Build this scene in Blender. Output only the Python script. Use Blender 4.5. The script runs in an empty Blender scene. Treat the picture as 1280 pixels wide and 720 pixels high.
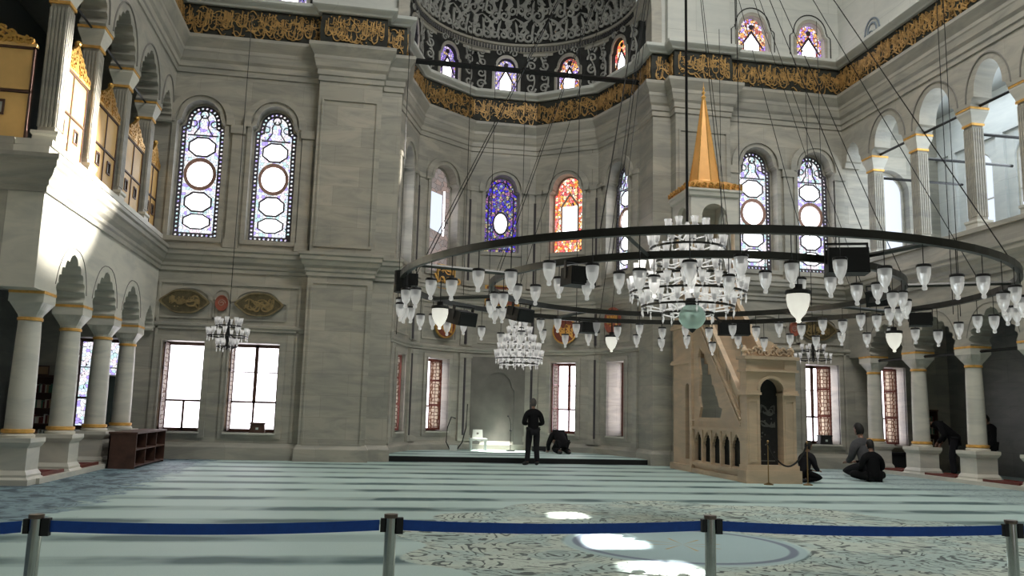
import bpy, bmesh, math, random
from math import sin, cos, pi, radians, sqrt
from mathutils import Vector, Matrix
from mathutils.geometry import tessellate_polygon
random.seed(7)
C = bpy.context.scene.collection
CX = 4.775                 # axis of the hall and apse
XL, XR, YB = -6.0, 15.55, 24.8
I4 = Matrix.Identity(4)

# ------------------------------------------------------------------ materials
def mat(name):
    m = bpy.data.materials.new(name); m.use_nodes = True
    nt = m.node_tree; return m, nt, nt.nodes, nt.links, nt.nodes['Principled BSDF']
def N(nd, t, **k):
    n = nd.new(t)
    for a, b in k.items():
        if a.startswith('i_'): n.inputs[a[2:].replace('_', ' ')].default_value = b
        else: setattr(n, a, b)
    return n
def rgb(c): return (c[0], c[1], c[2], 1)
def simple(name, col, rough=.5, metal=0., noise=0., nscale=8., bump=0., spec=.5):
    m, nt, nd, lk, p = mat(name)
    p.inputs['Base Color'].default_value = rgb(col); p.inputs['Roughness'].default_value = rough
    p.inputs['Metallic'].default_value = metal; p.inputs['Specular IOR Level'].default_value = spec
    g = N(nd, 'ShaderNodeNewGeometry'); n = N(nd, 'ShaderNodeTexNoise', i_Scale=nscale, i_Detail=4.)
    lk.new(g.outputs['Position'], n.inputs['Vector'])
    r = N(nd, 'ShaderNodeValToRGB'); f0 = 1 - noise; f1 = 1 + noise * .6
    r.color_ramp.elements[0].color = rgb([c * f0 for c in col]); r.color_ramp.elements[1].color = rgb([min(1, c * f1) for c in col])
    r.color_ramp.elements[0].position = .3; r.color_ramp.elements[1].position = .7
    lk.new(n.outputs[0], r.inputs[0]); lk.new(r.outputs[0], p.inputs['Base Color'])
    if bump:
        b = N(nd, 'ShaderNodeBump', i_Strength=bump, i_Distance=.02); lk.new(n.outputs[0], b.inputs['Height']); lk.new(b.outputs[0], p.inputs['Normal'])
    return m
def marble(name, c1, c2, bw=1.5, bh=.62, joint=.0035, vein=.5, rough=.42):
    m, nt, nd, lk, p = mat(name)
    g = N(nd, 'ShaderNodeNewGeometry'); s = N(nd, 'ShaderNodeSeparateXYZ'); lk.new(g.outputs['Position'], s.inputs[0])
    a = N(nd, 'ShaderNodeMath', operation='ADD'); lk.new(s.outputs[0], a.inputs[0]); lk.new(s.outputs[1], a.inputs[1])
    cm = N(nd, 'ShaderNodeCombineXYZ'); lk.new(a.outputs[0], cm.inputs[0]); lk.new(s.outputs[2], cm.inputs[1])
    br = N(nd, 'ShaderNodeTexBrick', i_Scale=1., i_Mortar_Size=joint, i_Brick_Width=bw, i_Row_Height=bh, i_Mortar_Smooth=.3, i_Bias=0.)
    lk.new(cm.outputs[0], br.inputs['Vector'])
    br.inputs['Color1'].default_value = rgb(c1); br.inputs['Color2'].default_value = rgb(c2)
    br.inputs['Mortar'].default_value = rgb([c * .55 for c in c1])
    # long grey drifts of the stone
    w = N(nd, 'ShaderNodeTexNoise', i_Scale=.8, i_Detail=7., i_Roughness=.62, i_Distortion=1.4)
    mp = N(nd, 'ShaderNodeMapping'); mp.inputs['Scale'].default_value = (.6, .6, 2.6); lk.new(g.outputs['Position'], mp.inputs[0]); lk.new(mp.outputs[0], w.inputs['Vector'])
    r = N(nd, 'ShaderNodeValToRGB'); e = r.color_ramp.elements
    e[0].position = .36; e[0].color = (.50, .54, .55, 1); e[1].position = .60; e[1].color = (1.15, 1.12, 1.04, 1)
    lk.new(w.outputs[0], r.inputs[0])
    mx = N(nd, 'ShaderNodeMixRGB', blend_type='MULTIPLY'); mx.inputs[0].default_value = vein
    lk.new(br.outputs['Color'], mx.inputs[1]); lk.new(r.outputs[0], mx.inputs[2]); lk.new(mx.outputs[0], p.inputs['Base Color'])
    p.inputs['Roughness'].default_value = rough
    return m
def emis(name, col, st):
    m, nt, nd, lk, p = mat(name); p.inputs['Base Color'].default_value = (.02, .02, .02, 1)
    p.inputs['Emission Color'].default_value = rgb(col); p.inputs['Emission Strength'].default_value = st; return m
def stained(name, pal, st, scale=7., lead=.05, white=.3):
    """backlit coloured glass set in dark cames: daylight comes through it"""
    m, nt, nd, lk, p = mat(name)
    g = N(nd, 'ShaderNodeNewGeometry')
    v = N(nd, 'ShaderNodeTexVoronoi', i_Scale=scale, i_Randomness=.8); lk.new(g.outputs['Position'], v.inputs['Vector'])
    v2 = N(nd, 'ShaderNodeTexVoronoi', feature='DISTANCE_TO_EDGE', i_Scale=scale, i_Randomness=.8); lk.new(g.outputs['Position'], v2.inputs['Vector'])
    s = N(nd, 'ShaderNodeSeparateColor'); lk.new(v.outputs['Color'], s.inputs[0])
    r = N(nd, 'ShaderNodeValToRGB'); r.color_ramp.interpolation = 'CONSTANT'
    e = r.color_ramp.elements; e[0].color = rgb(pal[0]); e[1].position = 1 / len(pal); e[1].color = rgb(pal[1 % len(pal)])
    for i in range(2, len(pal)): q = e.new(i / len(pal)); q.color = rgb(pal[i])
    lk.new(s.outputs[0], r.inputs[0])
    th = N(nd, 'ShaderNodeMath', operation='GREATER_THAN'); th.inputs[1].default_value = lead; lk.new(v2.outputs['Distance'], th.inputs[0])
    mu = N(nd, 'ShaderNodeMath', operation='MULTIPLY'); mu.inputs[1].default_value = st; lk.new(th.outputs[0], mu.inputs[0])
    p.inputs['Base Color'].default_value = (.03, .03, .04, 1); p.inputs['Roughness'].default_value = .3
    lk.new(r.outputs[0], p.inputs['Emission Color']); lk.new(mu.outputs[0], p.inputs['Emission Strength'])
    return m
def glassy(name, col, clear=.35, glass=.4, rough=.04, glow=0.):
    """clear blown glass: part see-through, part refracting, with a milky scatter"""
    m, nt, nd, lk, p = mat(name); nd.remove(p); o = nd['Material Output']
    t = N(nd, 'ShaderNodeBsdfTransparent'); t.inputs[0].default_value = rgb(col)
    g = N(nd, 'ShaderNodeBsdfGlass', i_Roughness=rough, i_IOR=1.45); g.inputs[0].default_value = rgb([min(1, c * 1.1) for c in col])
    tr = N(nd, 'ShaderNodeBsdfTranslucent'); df = N(nd, 'ShaderNodeBsdfDiffuse')
    for x in (tr, df): x.inputs[0].default_value = rgb(col)
    m1 = N(nd, 'ShaderNodeMixShader', i_Fac=.4); lk.new(tr.outputs[0], m1.inputs[1]); lk.new(df.outputs[0], m1.inputs[2])
    m2 = N(nd, 'ShaderNodeMixShader', i_Fac=glass); lk.new(m1.outputs[0], m2.inputs[1]); lk.new(g.outputs[0], m2.inputs[2])
    fr = N(nd, 'ShaderNodeLayerWeight', i_Blend=.35); mr = N(nd, 'ShaderNodeMapRange'); mr.inputs[3].default_value = 1 - clear; mr.inputs[4].default_value = 1.
    lk.new(fr.outputs['Facing'], mr.inputs[0])
    m3 = N(nd, 'ShaderNodeMixShader'); lk.new(mr.outputs[0], m3.inputs[0]); lk.new(t.outputs[0], m3.inputs[1]); lk.new(m2.outputs[0], m3.inputs[2])
    if glow:                                             # glow added to brighten lamp glass that is not lit
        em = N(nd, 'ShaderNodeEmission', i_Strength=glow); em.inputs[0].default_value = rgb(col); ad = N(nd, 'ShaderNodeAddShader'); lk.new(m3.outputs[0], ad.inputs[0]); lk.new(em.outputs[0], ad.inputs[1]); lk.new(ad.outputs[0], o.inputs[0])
    else: lk.new(m3.outputs[0], o.inputs[0])
    return m

MARB = marble('pale_grey_marble', (.43, .405, .35), (.33, .32, .28))
MTRIM = marble('moulded_marble', (.42, .395, .345), (.37, .355, .31), 2.2, 3.1, .002, .5)
MLIGHT = marble('white_marble', (.66, .64, .56), (.60, .58, .52), 2.5, 4., .0, .35)
MUP = marble('blue_grey_plaster', (.60, .61, .57), (.57, .585, .55), 3.5, 1.3, .004, .2, .8)
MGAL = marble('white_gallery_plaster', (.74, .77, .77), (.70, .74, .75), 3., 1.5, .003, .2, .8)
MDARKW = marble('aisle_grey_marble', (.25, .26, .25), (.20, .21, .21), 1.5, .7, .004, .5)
MBEIGE = marble('beige_pulpit_marble', (.62, .47, .33), (.57, .43, .30), 2., 2., .0, .4)
GOLD = simple('old_gold', (.72, .43, .12), .38, .85, .25, 20)
GOLDP = simple('gold_leaf_paint', (.85, .48, .13), .45, .45, .2, 10)
GOLDC = simple('gold_leaf_letters', (.48, .29, .10), .5, .35, .5, 6)
DARKB = simple('dark_green_ground', (.022, .024, .016), .7, 0, .5, 3)
DSTUC = simple('dark_dome_ground', (.025, .026, .024), .85, 0, .5, 3)
GSTUC = simple('grey_stucco_relief', (.40, .40, .37), .7, 0, .3, 5)
BLK = simple('black_iron', (.012, .012, .012), .45, .3)
BLKP = simple('black_speaker_plastic', (.010, .010, .011), .6)
RINGM = simple('weathered_ring_metal', (.045, .045, .040), .36, .6, .2, 3)
WOODS = simple('honey_wood', (.74, .46, .16), .4, 0, .15, 2)
WOODD = simple('dark_brown_wood', (.085, .038, .025), .5, 0, .3, 6)
WOODR = simple('red_brown_wood', (.16, .035, .022), .45, 0, .3, 5)
REDC = simple('dark_red_carpet', (.13, .02, .018), .9, 0, .3, 9)
BLUEB = simple('blue_webbing', (.008, .075, .40), .6, 0, .1, 30)
STEEL = simple('brushed_steel', (.50, .49, .46), .12, 1., .1, 14)
CHROME = simple('polished_brass', (.34, .22, .10), .3, 1.)
WHITEP = simple('white_plastic', (.62, .66, .62), .5)
CLOTHB = simple('black_cloth', (.008, .008, .009), .9, spec=.15)
CLOTHD = simple('charcoal_cloth', (.017, .017, .02), .9, spec=.15)
CLOTHG = simple('grey_cloth', (.085, .085, .09), .9, 0, .2, 9, spec=.15)
SKIN = simple('skin', (.28, .15, .10), .55)
HAIR = simple('dark_hair', (.012, .010, .009), .7)
HAIRG = simple('grey_hair', (.07, .065, .06), .7)
CONE = simple('orange_lead_roof', (.74, .38, .11), .45, .25, .1, 3)
BOOKS = [simple('book_cover_%s' % n, c, .6) for n, c in (('cream', (.5, .45, .35)), ('red', (.12, .025, .02)), ('green', (.06, .16, .1)), ('tan', (.35, .22, .12)), ('white', (.55, .55, .5)))]
PLAQ = simple('bronze_green_plaque', (.12, .10, .055), .45, .5, .3, 9)
PLAQR = simple('dull_bronze_rim', (.24, .19, .10), .5, .4, .3, 9)
REDP = simple('terracotta_plaque', (.36, .10, .06), .6, 0, .2, 9)
REDG = simple('dark_red_panel_ground', (.20, .045, .025), .6, 0, .3, 9)
DOORD = simple('dark_pulpit_curtain', (.012, .012, .012), .8, 0, .3, 9)
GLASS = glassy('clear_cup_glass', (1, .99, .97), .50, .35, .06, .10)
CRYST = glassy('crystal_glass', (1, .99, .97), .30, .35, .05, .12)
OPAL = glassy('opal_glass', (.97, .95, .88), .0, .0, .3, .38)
GLOBE = glassy('sea_green_glass', (.74, .88, .82), .55, .25)
WHITE = (1, 1, 1)
DAY = emis('daylight_glass', (.95, .97, 1.), 4.5)
DAYM = emis('milky_daylight_glass', (.80, .88, 1.), 1.1)
DAYP = emis('violet_white_daylight_glass', (.99, .94, 1.), 5.)
ST_W = stained('pale_stained_glass', [(1, 1, 1), (.75, .85, 1), (1, 1, 1), (.5, .4, .95), (.9, .95, 1), (.6, .85, .85), (1, .85, .95)], 1.2, 11, .035)
ST_B = stained('blue_stained_glass', [(.10, .05, .75), (.25, .10, .5), (.6, .5, .25), (.12, .12, .3), (.06, .03, .9), (.35, .45, .6), (.45, .18, .4)], .95, 11, .07)
ST_R = stained('red_stained_glass', [(1, .16, .05), (1, .45, .08), (.9, .12, .12), (1, .65, .35), (.85, .25, .25), (1, .9, .75)], 1.5, 11, .06)
ST_D = stained('amber_violet_stained_glass', [(1, .5, .12), (.5, .3, .95), (1, .75, .5), (.55, .12, .1), (.9, .8, 1), (.9, .4, .15)], 1.3, 13, .07)
ST_DB = stained('violet_stained_glass', [(.3, .22, .8), (.5, .3, .95), (.9, .75, 1), (.2, .15, .4), (.7, .5, .25), (.4, .35, .8)], 1.1, 13, .07)
ST_P = stained('dusty_pink_glass', [(.36, .29, .26), (.30, .25, .23), (.40, .30, .26), (.33, .29, .27)], .8, 5, .02)
TRAC = simple('dark_plaster_tracery', (.10, .09, .11), .8, 0, .3, 12)
TRACP = simple('rose_plaster_tracery', (.42, .25, .20), .8, 0, .3, 12)

def shutter_mat():
    m, nt, nd, lk, p = mat('latticed_shutter')
    g = N(nd, 'ShaderNodeNewGeometry'); mp = N(nd, 'ShaderNodeMapping'); mp.inputs['Scale'].default_value = (1, 1, 1); lk.new(g.outputs['Position'], mp.inputs[0])
    v = N(nd, 'ShaderNodeTexVoronoi', feature='DISTANCE_TO_EDGE', i_Scale=8., i_Randomness=.25); lk.new(mp.outputs[0], v.inputs['Vector'])
    r = N(nd, 'ShaderNodeValToRGB'); r.color_ramp.elements[0].position = .06; r.color_ramp.elements[1].position = .12
    r.color_ramp.elements[0].color = (.20, .10, .06, 1); r.color_ramp.elements[1].color = (.92, .86, .76, 1)
    lk.new(v.outputs[0], r.inputs[0]); lk.new(r.outputs[0], p.inputs['Base Color']); p.inputs['Roughness'].default_value = .5
    tr = N(nd, 'ShaderNodeBsdfTranslucent'); lk.new(r.outputs[0], tr.inputs[0])
    mx = N(nd, 'ShaderNodeMixShader', i_Fac=.75); lk.new(p.outputs[0], mx.inputs[1]); lk.new(tr.outputs[0], mx.inputs[2]); lk.new(mx.outputs[0], nd['Material Output'].inputs[0])
    return m
SHUT = shutter_mat()

def carpet_mat():
    m, nt, nd, lk, p = mat('prayer_carpet')
    def M(op, a, b=None, c=None):
        n = N(nd, 'ShaderNodeMath', operation=op)
        for i, x in enumerate((a, b, c)):
            if x is None: continue
            if isinstance(x, (int, float)): n.inputs[i].default_value = x
            else: lk.new(x, n.inputs[i])
        return n.outputs[0]
    def sstep(x, a, b):
        n = N(nd, 'ShaderNodeMapRange', interpolation_type='SMOOTHSTEP'); lk.new(x, n.inputs[0]); n.inputs[1].default_value = a; n.inputs[2].default_value = b; return n.outputs[0]
    def mix(f, a, b):
        n = N(nd, 'ShaderNodeMixRGB'); lk.new(f, n.inputs[0])
        for i, x in ((1, a), (2, b)):
            if isinstance(x, tuple): n.inputs[i].default_value = rgb(x)
            else: lk.new(x, n.inputs[i])
        return n.outputs[0]
    g = N(nd, 'ShaderNodeNewGeometry'); s = N(nd, 'ShaderNodeSeparateXYZ'); lk.new(g.outputs['Position'], s.inputs[0]); X, Y = s.outputs[0], s.outputs[1]
    ns = N(nd, 'ShaderNodeTexNoise', i_Scale=1.1, i_Detail=3.); lk.new(g.outputs['Position'], ns.inputs['Vector'])
    nf = N(nd, 'ShaderNodeTexNoise', i_Scale=60., i_Detail=2.); lk.new(g.outputs['Position'], nf.inputs['Vector'])
    nw = N(nd, 'ShaderNodeTexNoise', i_Scale=2.6, i_Detail=5.); lk.new(g.outputs['Position'], nw.inputs['Vector'])
    base = mix(ns.outputs[0], (.40, .54, .51), (.49, .61, .57))
    # prayer rows: a dark border line every 1.46 m
    ph = M('FRACT', M('DIVIDE', M('ADD', Y, 100 * 1.46 - 8.95 + .73), 1.46)); dd = M('ABSOLUTE', M('SUBTRACT', ph, .5))
    dd2 = M('ADD', dd, M('MULTIPLY', M('SUBTRACT', nw.outputs[0], .5), .07))
    line = M('SUBTRACT', 1, sstep(dd2, .05, .26))
    ng = N(nd, 'ShaderNodeTexNoise', i_Scale=.55, i_Detail=3.); lk.new(g.outputs['Position'], ng.inputs['Vector']); lw = M('MULTIPLY', line, M('ADD', .30, sstep(ng.outputs[0], .38, .62)))
    lw = M('MINIMUM', lw, .92)
    col = mix(lw, base, (.05, .105, .11))
    l2 = M('SUBTRACT', 1, sstep(M('ABSOLUTE', M('SUBTRACT', dd2, .16)), .01, .03))
    col = mix(M('MULTIPLY', l2, .35), col, (.22, .32, .32))
    # great medallion of arabesque work
    dx = M('SUBTRACT', X, 3.9); dy = M('SUBTRACT', Y, 9.9)
    rr = M('SQRT', M('ADD', M('MULTIPLY', dx, dx), M('MULTIPLY', dy, dy))); an = M('ARCTAN2', dy, dx)
    lobe = M('MULTIPLY', M('COSINE', M('MULTIPLY', an, 12)), .22)
    ro = M('ADD', rr, lobe)
    ex = M('MULTIPLY', M('SUBTRACT', X, 5.0), 1.07); r2 = M('SQRT', M('ADD', M('MULTIPLY', ex, ex), M('MULTIPLY', dy, dy))); inside = M('MULTIPLY', M('SUBTRACT', 1, sstep(M('ADD', r2, lobe), 4.7, 4.76)), sstep(rr, 1.45, 1.5))
    na = N(nd, 'ShaderNodeTexNoise', i_Scale=.85, i_Detail=2.5, i_Distortion=2.6); lk.new(g.outputs['Position'], na.inputs['Vector'])
    nb_ = N(nd, 'ShaderNodeTexNoise', i_Scale=5., i_Detail=1.); lk.new(g.outputs['Position'], nb_.inputs['Vector'])
    f1 = M('ABSOLUTE', M('SUBTRACT', M('FRACT', M('MULTIPLY', na.outputs[0], 8)), .5))
    scr = M('MULTIPLY', M('SUBTRACT', 1, sstep(f1, .08, .16)), sstep(nb_.outputs[0], .36, .42))
    nb = N(nd, 'ShaderNodeTexNoise', i_Scale=3.4, i_Detail=2., i_Distortion=1.5); lk.new(g.outputs['Position'], nb.inputs['Vector'])
    f2 = M('ABSOLUTE', M('SUBTRACT', M('FRACT', M('MULTIPLY', nb.outputs[0], 6)), .5)); scr2 = M('SUBTRACT', 1, sstep(f2, .03, .09))
    ar = mix(sstep(ns.outputs[0], .45, .55), (.50, .57, .49), (.40, .51, .47))
    ar = mix(M('MULTIPLY', scr2, .55), ar, (.26, .30, .26))
    ar = mix(M('MULTIPLY', scr, .95), ar, (.05, .07, .065))
    col = mix(inside, col, ar)
    core = M('SUBTRACT', 1, sstep(rr, 1.42, 1.46)); col = mix(core, col, (.36, .49, .50))
    rim = M('MULTIPLY', sstep(rr, 1.22, 1.26), M('SUBTRACT', 1, sstep(rr, 1.32, 1.36))); col = mix(rim, col, (.16, .20, .26))
    spk = M('SUBTRACT', 1, sstep(M('ABSOLUTE', M('SINE', M('MULTIPLY', an, 4))), .1, .22)); sp2 = M('MULTIPLY', spk, M('SUBTRACT', 1, sstep(rr, .46, .50)))
    col = mix(sp2, col, (.42, .33, .15))
    # border by the left arcade
    wob = M('MULTIPLY', M('SUBTRACT', nw.outputs[0], .5), 2.2)
    bl = M('MULTIPLY', M('SUBTRACT', 1, sstep(M('ADD', X, wob), -4.2, -3.9)), M('SUBTRACT', 1, sstep(M('ADD', X, wob), -2.0, -1.9)))
    bcol = mix(M('MAXIMUM', M('MULTIPLY', scr, .9), sstep(nw.outputs[0], .50, .60)), (.22, .32, .36), (.055, .09, .115)); col = mix(bl, col, bcol)
    br = sstep(M('ADD', X, wob), 12.4, 12.8); col = mix(M('MULTIPLY', br, .6), col, mix(scr, (.36, .46, .46), (.14, .19, .22)))
    fz = M('ADD', .9, M('MULTIPLY', nf.outputs[0], .2)); vm = N(nd, 'ShaderNodeMixRGB', blend_type='MULTIPLY'); vm.inputs[0].default_value = 1
    cc = N(nd, 'ShaderNodeCombineXYZ')
    for i in range(3): lk.new(fz, cc.inputs[i])
    lk.new(col, vm.inputs[1]); lk.new(cc.outputs[0], vm.inputs[2]); lk.new(vm.outputs[0], p.inputs['Base Color'])
    p.inputs['Roughness'].default_value = .62; p.inputs['Specular IOR Level'].default_value = .4
    b = N(nd, 'ShaderNodeBump', i_Strength=.25, i_Distance=.01); lk.new(nf.outputs[0], b.inputs['Height']); lk.new(b.outputs[0], p.inputs['Normal'])
    return m
CARPET = carpet_mat()

# ------------------------------------------------------------------ mesh helpers
class MB:
    def __init__(s, M=None): s.v = []; s.f = []; s.M = M
    def add(s, vs, fs):
        o = len(s.v)
        s.v += [tuple(s.M @ Vector(v)) for v in vs] if s.M else [tuple(v) for v in vs]
        s.f += [tuple(i + o for i in f) for f in fs]; return s
    def box(s, x0, x1, y0, y1, z0, z1):
        v = [(x0, y0, z0), (x1, y0, z0), (x1, y1, z0), (x0, y1, z0), (x0, y0, z1), (x1, y0, z1), (x1, y1, z1), (x0, y1, z1)]
        return s.add(v, [(0, 3, 2, 1), (4, 5, 6, 7), (0, 1, 5, 4), (1, 2, 6, 5), (2, 3, 7, 6), (3, 0, 4, 7)])
    def frust(s, x, y, z0, z1, a0, a1, b0=None, b1=None):     # square frustum, half sizes a0->a1
        b0 = a0 if b0 is None else b0; b1 = a1 if b1 is None else b1
        v = [(x - a0, y - b0, z0), (x + a0, y - b0, z0), (x + a0, y + b0, z0), (x - a0, y + b0, z0), (x - a1, y - b1, z1), (x + a1, y - b1, z1), (x + a1, y + b1, z1), (x - a1, y + b1, z1)]
        return s.add(v, [(0, 3, 2, 1), (4, 5, 6, 7), (0, 1, 5, 4), (1, 2, 6, 5), (2, 3, 7, 6), (3, 0, 4, 7)])
    def sqlathe(s, x, y, prof):                                # square section profile [(half, z)]
        for (a, z), (b, w) in zip(prof, prof[1:]):
            if w > z: s.frust(x, y, z, w, a, b)
        return s
    def plate(s, outer, holes, y0, y1):                        # polygon in the x,z plane, y0 front, y1 back
        loops = [outer] + list(holes); flat = [p for l in loops for p in l]; n = len(flat)
        tris = tessellate_polygon([[Vector((p[0], p[1], 0)) for p in l] for l in loops])
        vs = [(p[0], y0, p[1]) for p in flat] + [(p[0], y1, p[1]) for p in flat]; fs = []
        for a, b, c in tris: fs += [(a, b, c), (c + n, b + n, a + n)]
        o = 0
        for l in loops:
            k = len(l)
            for i in range(k): a, b = o + i, o + (i + 1) % k; fs.append((a, b, b + n, a + n))
            o += k
        return s.add(vs, fs)
    def lathe(s, prof, cx=0, cy=0, n=16, a0=0, a1=2 * pi, flute=0):
        full = abs(a1 - a0 - 2 * pi) < 1e-6; m = n if full else n + 1; vs = []; fs = []
        for r, z in prof:
            for i in range(m):
                a = a0 + (a1 - a0) * i / n; q = r * (1 + (flute if i % 2 else 0)); vs.append((cx + q * cos(a), cy + q * sin(a), z))
        for j in range(len(prof) - 1):
            for i in range(n):
                k = (i + 1) % m; fs.append((j * m + i, j * m + k, (j + 1) * m + k, (j + 1) * m + i))
        return s.add(vs, fs)
    def tube(s, pts, r, n=6, r1=None):
        pts = [Vector(p) for p in pts]; vs = []; fs = []; L = len(pts)
        for i, p in enumerate(pts):
            d = (pts[min(i + 1, L - 1)] - pts[max(i - 1, 0)]).normalized()
            u = d.cross(Vector((0, 0, 1)));  u = u if u.length > .05 else d.cross(Vector((1, 0, 0))); u.normalize(); w = d.cross(u)
            q = r + ((r1 - r) * i / (L - 1) if r1 is not None else 0)
            for k in range(n): a = 2 * pi * k / n; vs.append(tuple(p + (u * cos(a) + w * sin(a)) * q))
        for i in range(L - 1):
            for k in range(n): k2 = (k + 1) % n; fs.append((i * n + k, i * n + k2, (i + 1) * n + k2, (i + 1) * n + k))
        fs += [tuple(range(n))[::-1], tuple((L - 1) * n + k for k in range(n))]
        return s.add(vs, fs)
    def ribbon(s, pts, wd, y0, y1, f=None):                    # flat stroke in x,z plane with thickness; f maps (x,y,z)
        L = len(pts)
        if L < 2: return s
        vs = []
        for i, (x, z) in enumerate(pts):
            a = pts[max(i - 1, 0)]; b = pts[min(i + 1, L - 1)]; dx, dz = b[0] - a[0], b[1] - a[1]; l = math.hypot(dx, dz) or 1
            w = (wd(i / (L - 1)) if callable(wd) else wd) / 2; nx, nz = -dz / l * w, dx / l * w
            vs += [(x + nx, y0, z + nz), (x - nx, y0, z - nz), (x - nx, y1, z - nz), (x + nx, y1, z + nz)]
        fs = []
        for i in range(L - 1):
            o = 4 * i
            for k in range(4): k2 = (k + 1) % 4; fs.append((o + k, o + k2, o + 4 + k2, o + 4 + k))
        fs += [(0, 1, 2, 3), (4 * L - 1, 4 * L - 2, 4 * L - 3, 4 * L - 4)]
        if f: vs = [f(*v) for v in vs]
        return s.add(vs, fs)
    def sweep(s, prof, path, closed=False):
        """prof [(out, z)] swept along plan path [(x, y)]; out is to the left of the direction... right-hand side = room"""
        P = [Vector(p) for p in path]; n = len(P); offs = []
        for i in range(n):
            d0 = (P[i] - P[i - 1]).normalized() if (i > 0 or closed) else (P[1] - P[0]).normalized()
            d1 = (P[(i + 1) % n] - P[i]).normalized() if (i < n - 1 or closed) else d0
            n0 = Vector((d0.y, -d0.x)); n1 = Vector((d1.y, -d1.x)); b = n0 + n1; b = b / max(.3, (1 + n0.dot(n1))); offs.append(b)
        m = len(prof); vs = []; fs = []
        for p, o in zip(P, offs):
            for q, z in prof: vs.append((p.x + o.x * q, p.y + o.y * q, z))
        for i in range(n if closed else n - 1):
            j = (i + 1) % n
            for k in range(m): k2 = (k + 1) % m; fs.append((i * m + k, j * m + k, j * m + k2, i * m + k2))
        if not closed: fs += [tuple(range(m)), tuple((n - 1) * m + k for k in range(m))[::-1]]
        return s.add(vs, fs)
    def ball(s, c, r, n=10, sc=(1, 1, 1)):
        prof = [(max(1e-4, sin(pi * j / n)), -cos(pi * j / n)) for j in range(n + 1)]; vs = []; m = n + 2
        for q, z in prof:
            for i in range(m): a = 2 * pi * i / m; vs.append((c[0] + q * cos(a) * r * sc[0], c[1] + q * sin(a) * r * sc[1], c[2] + z * r * sc[2]))
        return s.add(vs, [(j * m + i, j * m + (i + 1) % m, (j + 1) * m + (i + 1) % m, (j + 1) * m + i) for j in range(n) for i in range(m)])
    def mesh(s, name, m, smooth=False):
        me = bpy.data.meshes.new(name); me.from_pydata(s.v, [], s.f)
        bm = bmesh.new(); bm.from_mesh(me); bmesh.ops.recalc_face_normals(bm, faces=bm.faces); bm.to_mesh(me); bm.free()
        me.materials.append(m)
        if smooth:
            for p in me.polygons: p.use_smooth = True
            try: me.set_sharp_from_angle(angle=radians(40))
            except Exception: pass
        return me
    def build(s, name, m, parent=None, smooth=False):
        o = bpy.data.objects.new(name, s.mesh(name, m, smooth)); C.objects.link(o)
        if parent: o.parent = parent
        return o
def tag(o, label=None, cat=None, group=None, kind=None):
    if label: o['label'] = label
    if cat: o['category'] = cat
    if group: o['group'] = group
    if kind: o['kind'] = kind
    return o
def empty(name, M=None, **k):
    o = bpy.data.objects.new(name, None); C.objects.link(o); o.empty_display_size = .2
    if M is not None: o.matrix_world = M if isinstance(M, Matrix) else Matrix.Translation(M)
    return tag(o, **k)
def struct(o, label=None): return tag(o, label, kind='structure')
def copy_tree(o, parent=None, label=None, M=None):
    c = o.copy(); C.objects.link(c)
    if parent: c.parent = parent; c.matrix_parent_inverse = o.matrix_parent_inverse.copy()
    for ch in kids(o): copy_tree(ch, c)
    if label: c['label'] = label
    if M is not None: c.matrix_world = M if isinstance(M, Matrix) else Matrix.Translation(M)
    return c
def kids(o): return [x for x in list(C.objects) if x.parent == o]
def frame(ox, oy, ax, oz=0):
    """local x runs to the viewer's right along the wall, local y into the wall, z up; ax = heading of the depth axis from +Y (clockwise)"""
    dx, dy = sin(ax), cos(ax)
    return Matrix(((dy, dx, 0, ox), (-dx, dy, 0, oy), (0, 0, 1, oz), (0, 0, 0, 1)))
def arch(x0, x1, z0, zs, kind='round', n=16, h=None):
    w = (x1 - x0) / 2; c = (x0 + x1) / 2; pts = [(x0, z0), (x1, z0)]
    if kind == 'rect': return [(x0, z0), (x1, z0), (x1, zs), (x0, zs)]
    if kind == 'round': pts += [(c + w * cos(a), zs + (h or w) * sin(a)) for a in [pi * i / n for i in range(n + 1)]]
    elif kind == 'cusp':
        r = w * .80; s = w * .22
        pts += [(x1, zs), (c + w * .93, zs + s * .35), (c + w * .84, zs + s * .55), (c + w * .84, zs + s)]
        pts += [(c + r * cos(a), zs + s + r * 1.05 * sin(a)) for a in [pi * i / n for i in range(n + 1)]]
        pts += [(c - w * .84, zs + s), (c - w * .84, zs + s * .55), (c - w * .93, zs + s * .35), (x0, zs)]
    elif kind == 'scallop':
        hh = h or 1.; K = 5; side = []
        for i in range(K * 5 + 1):
            t = i / (K * 5); f = (t * K) % 1.0; a = t * pi / 2
            x = w * (1 - t ** 1.9); z = hh * t ** .85
            b = .10 * w * sin(pi * f); nx, nz = cos(a), sin(a); side.append((max(0, x + nx * b - .03 * w), z + nz * b))
        side[-1] = (0, hh + .06)
        pts += [(c + x, zs + z) for x, z in side] + [(c - x, zs + z) for x, z in side[::-1][1:]]
    return pts
def inset(loop, d):
    n = len(loop); out = []
    for i in range(n):
        p, q, r = Vector(loop[i - 1]), Vector(loop[i]), Vector(loop[(i + 1) % n])
        a = (q - p); b = (r - q)
        a = a.normalized() if a.length > 1e-6 else b.normalized(); b = b.normalized() if b.length > 1e-6 else a
        m = Vector((-a.y, a.x)) + Vector((-b.y, b.x)); m = m / max(.5, (1 + a.dot(b))); out.append(tuple(q + m * d))
    return out
def ngon(cx, cz, rx, rz, n, a0=0): return [(cx + rx * cos(a0 + 2 * pi * i / n), cz + rz * sin(a0 + 2 * pi * i / n)) for i in range(n)]
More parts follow.
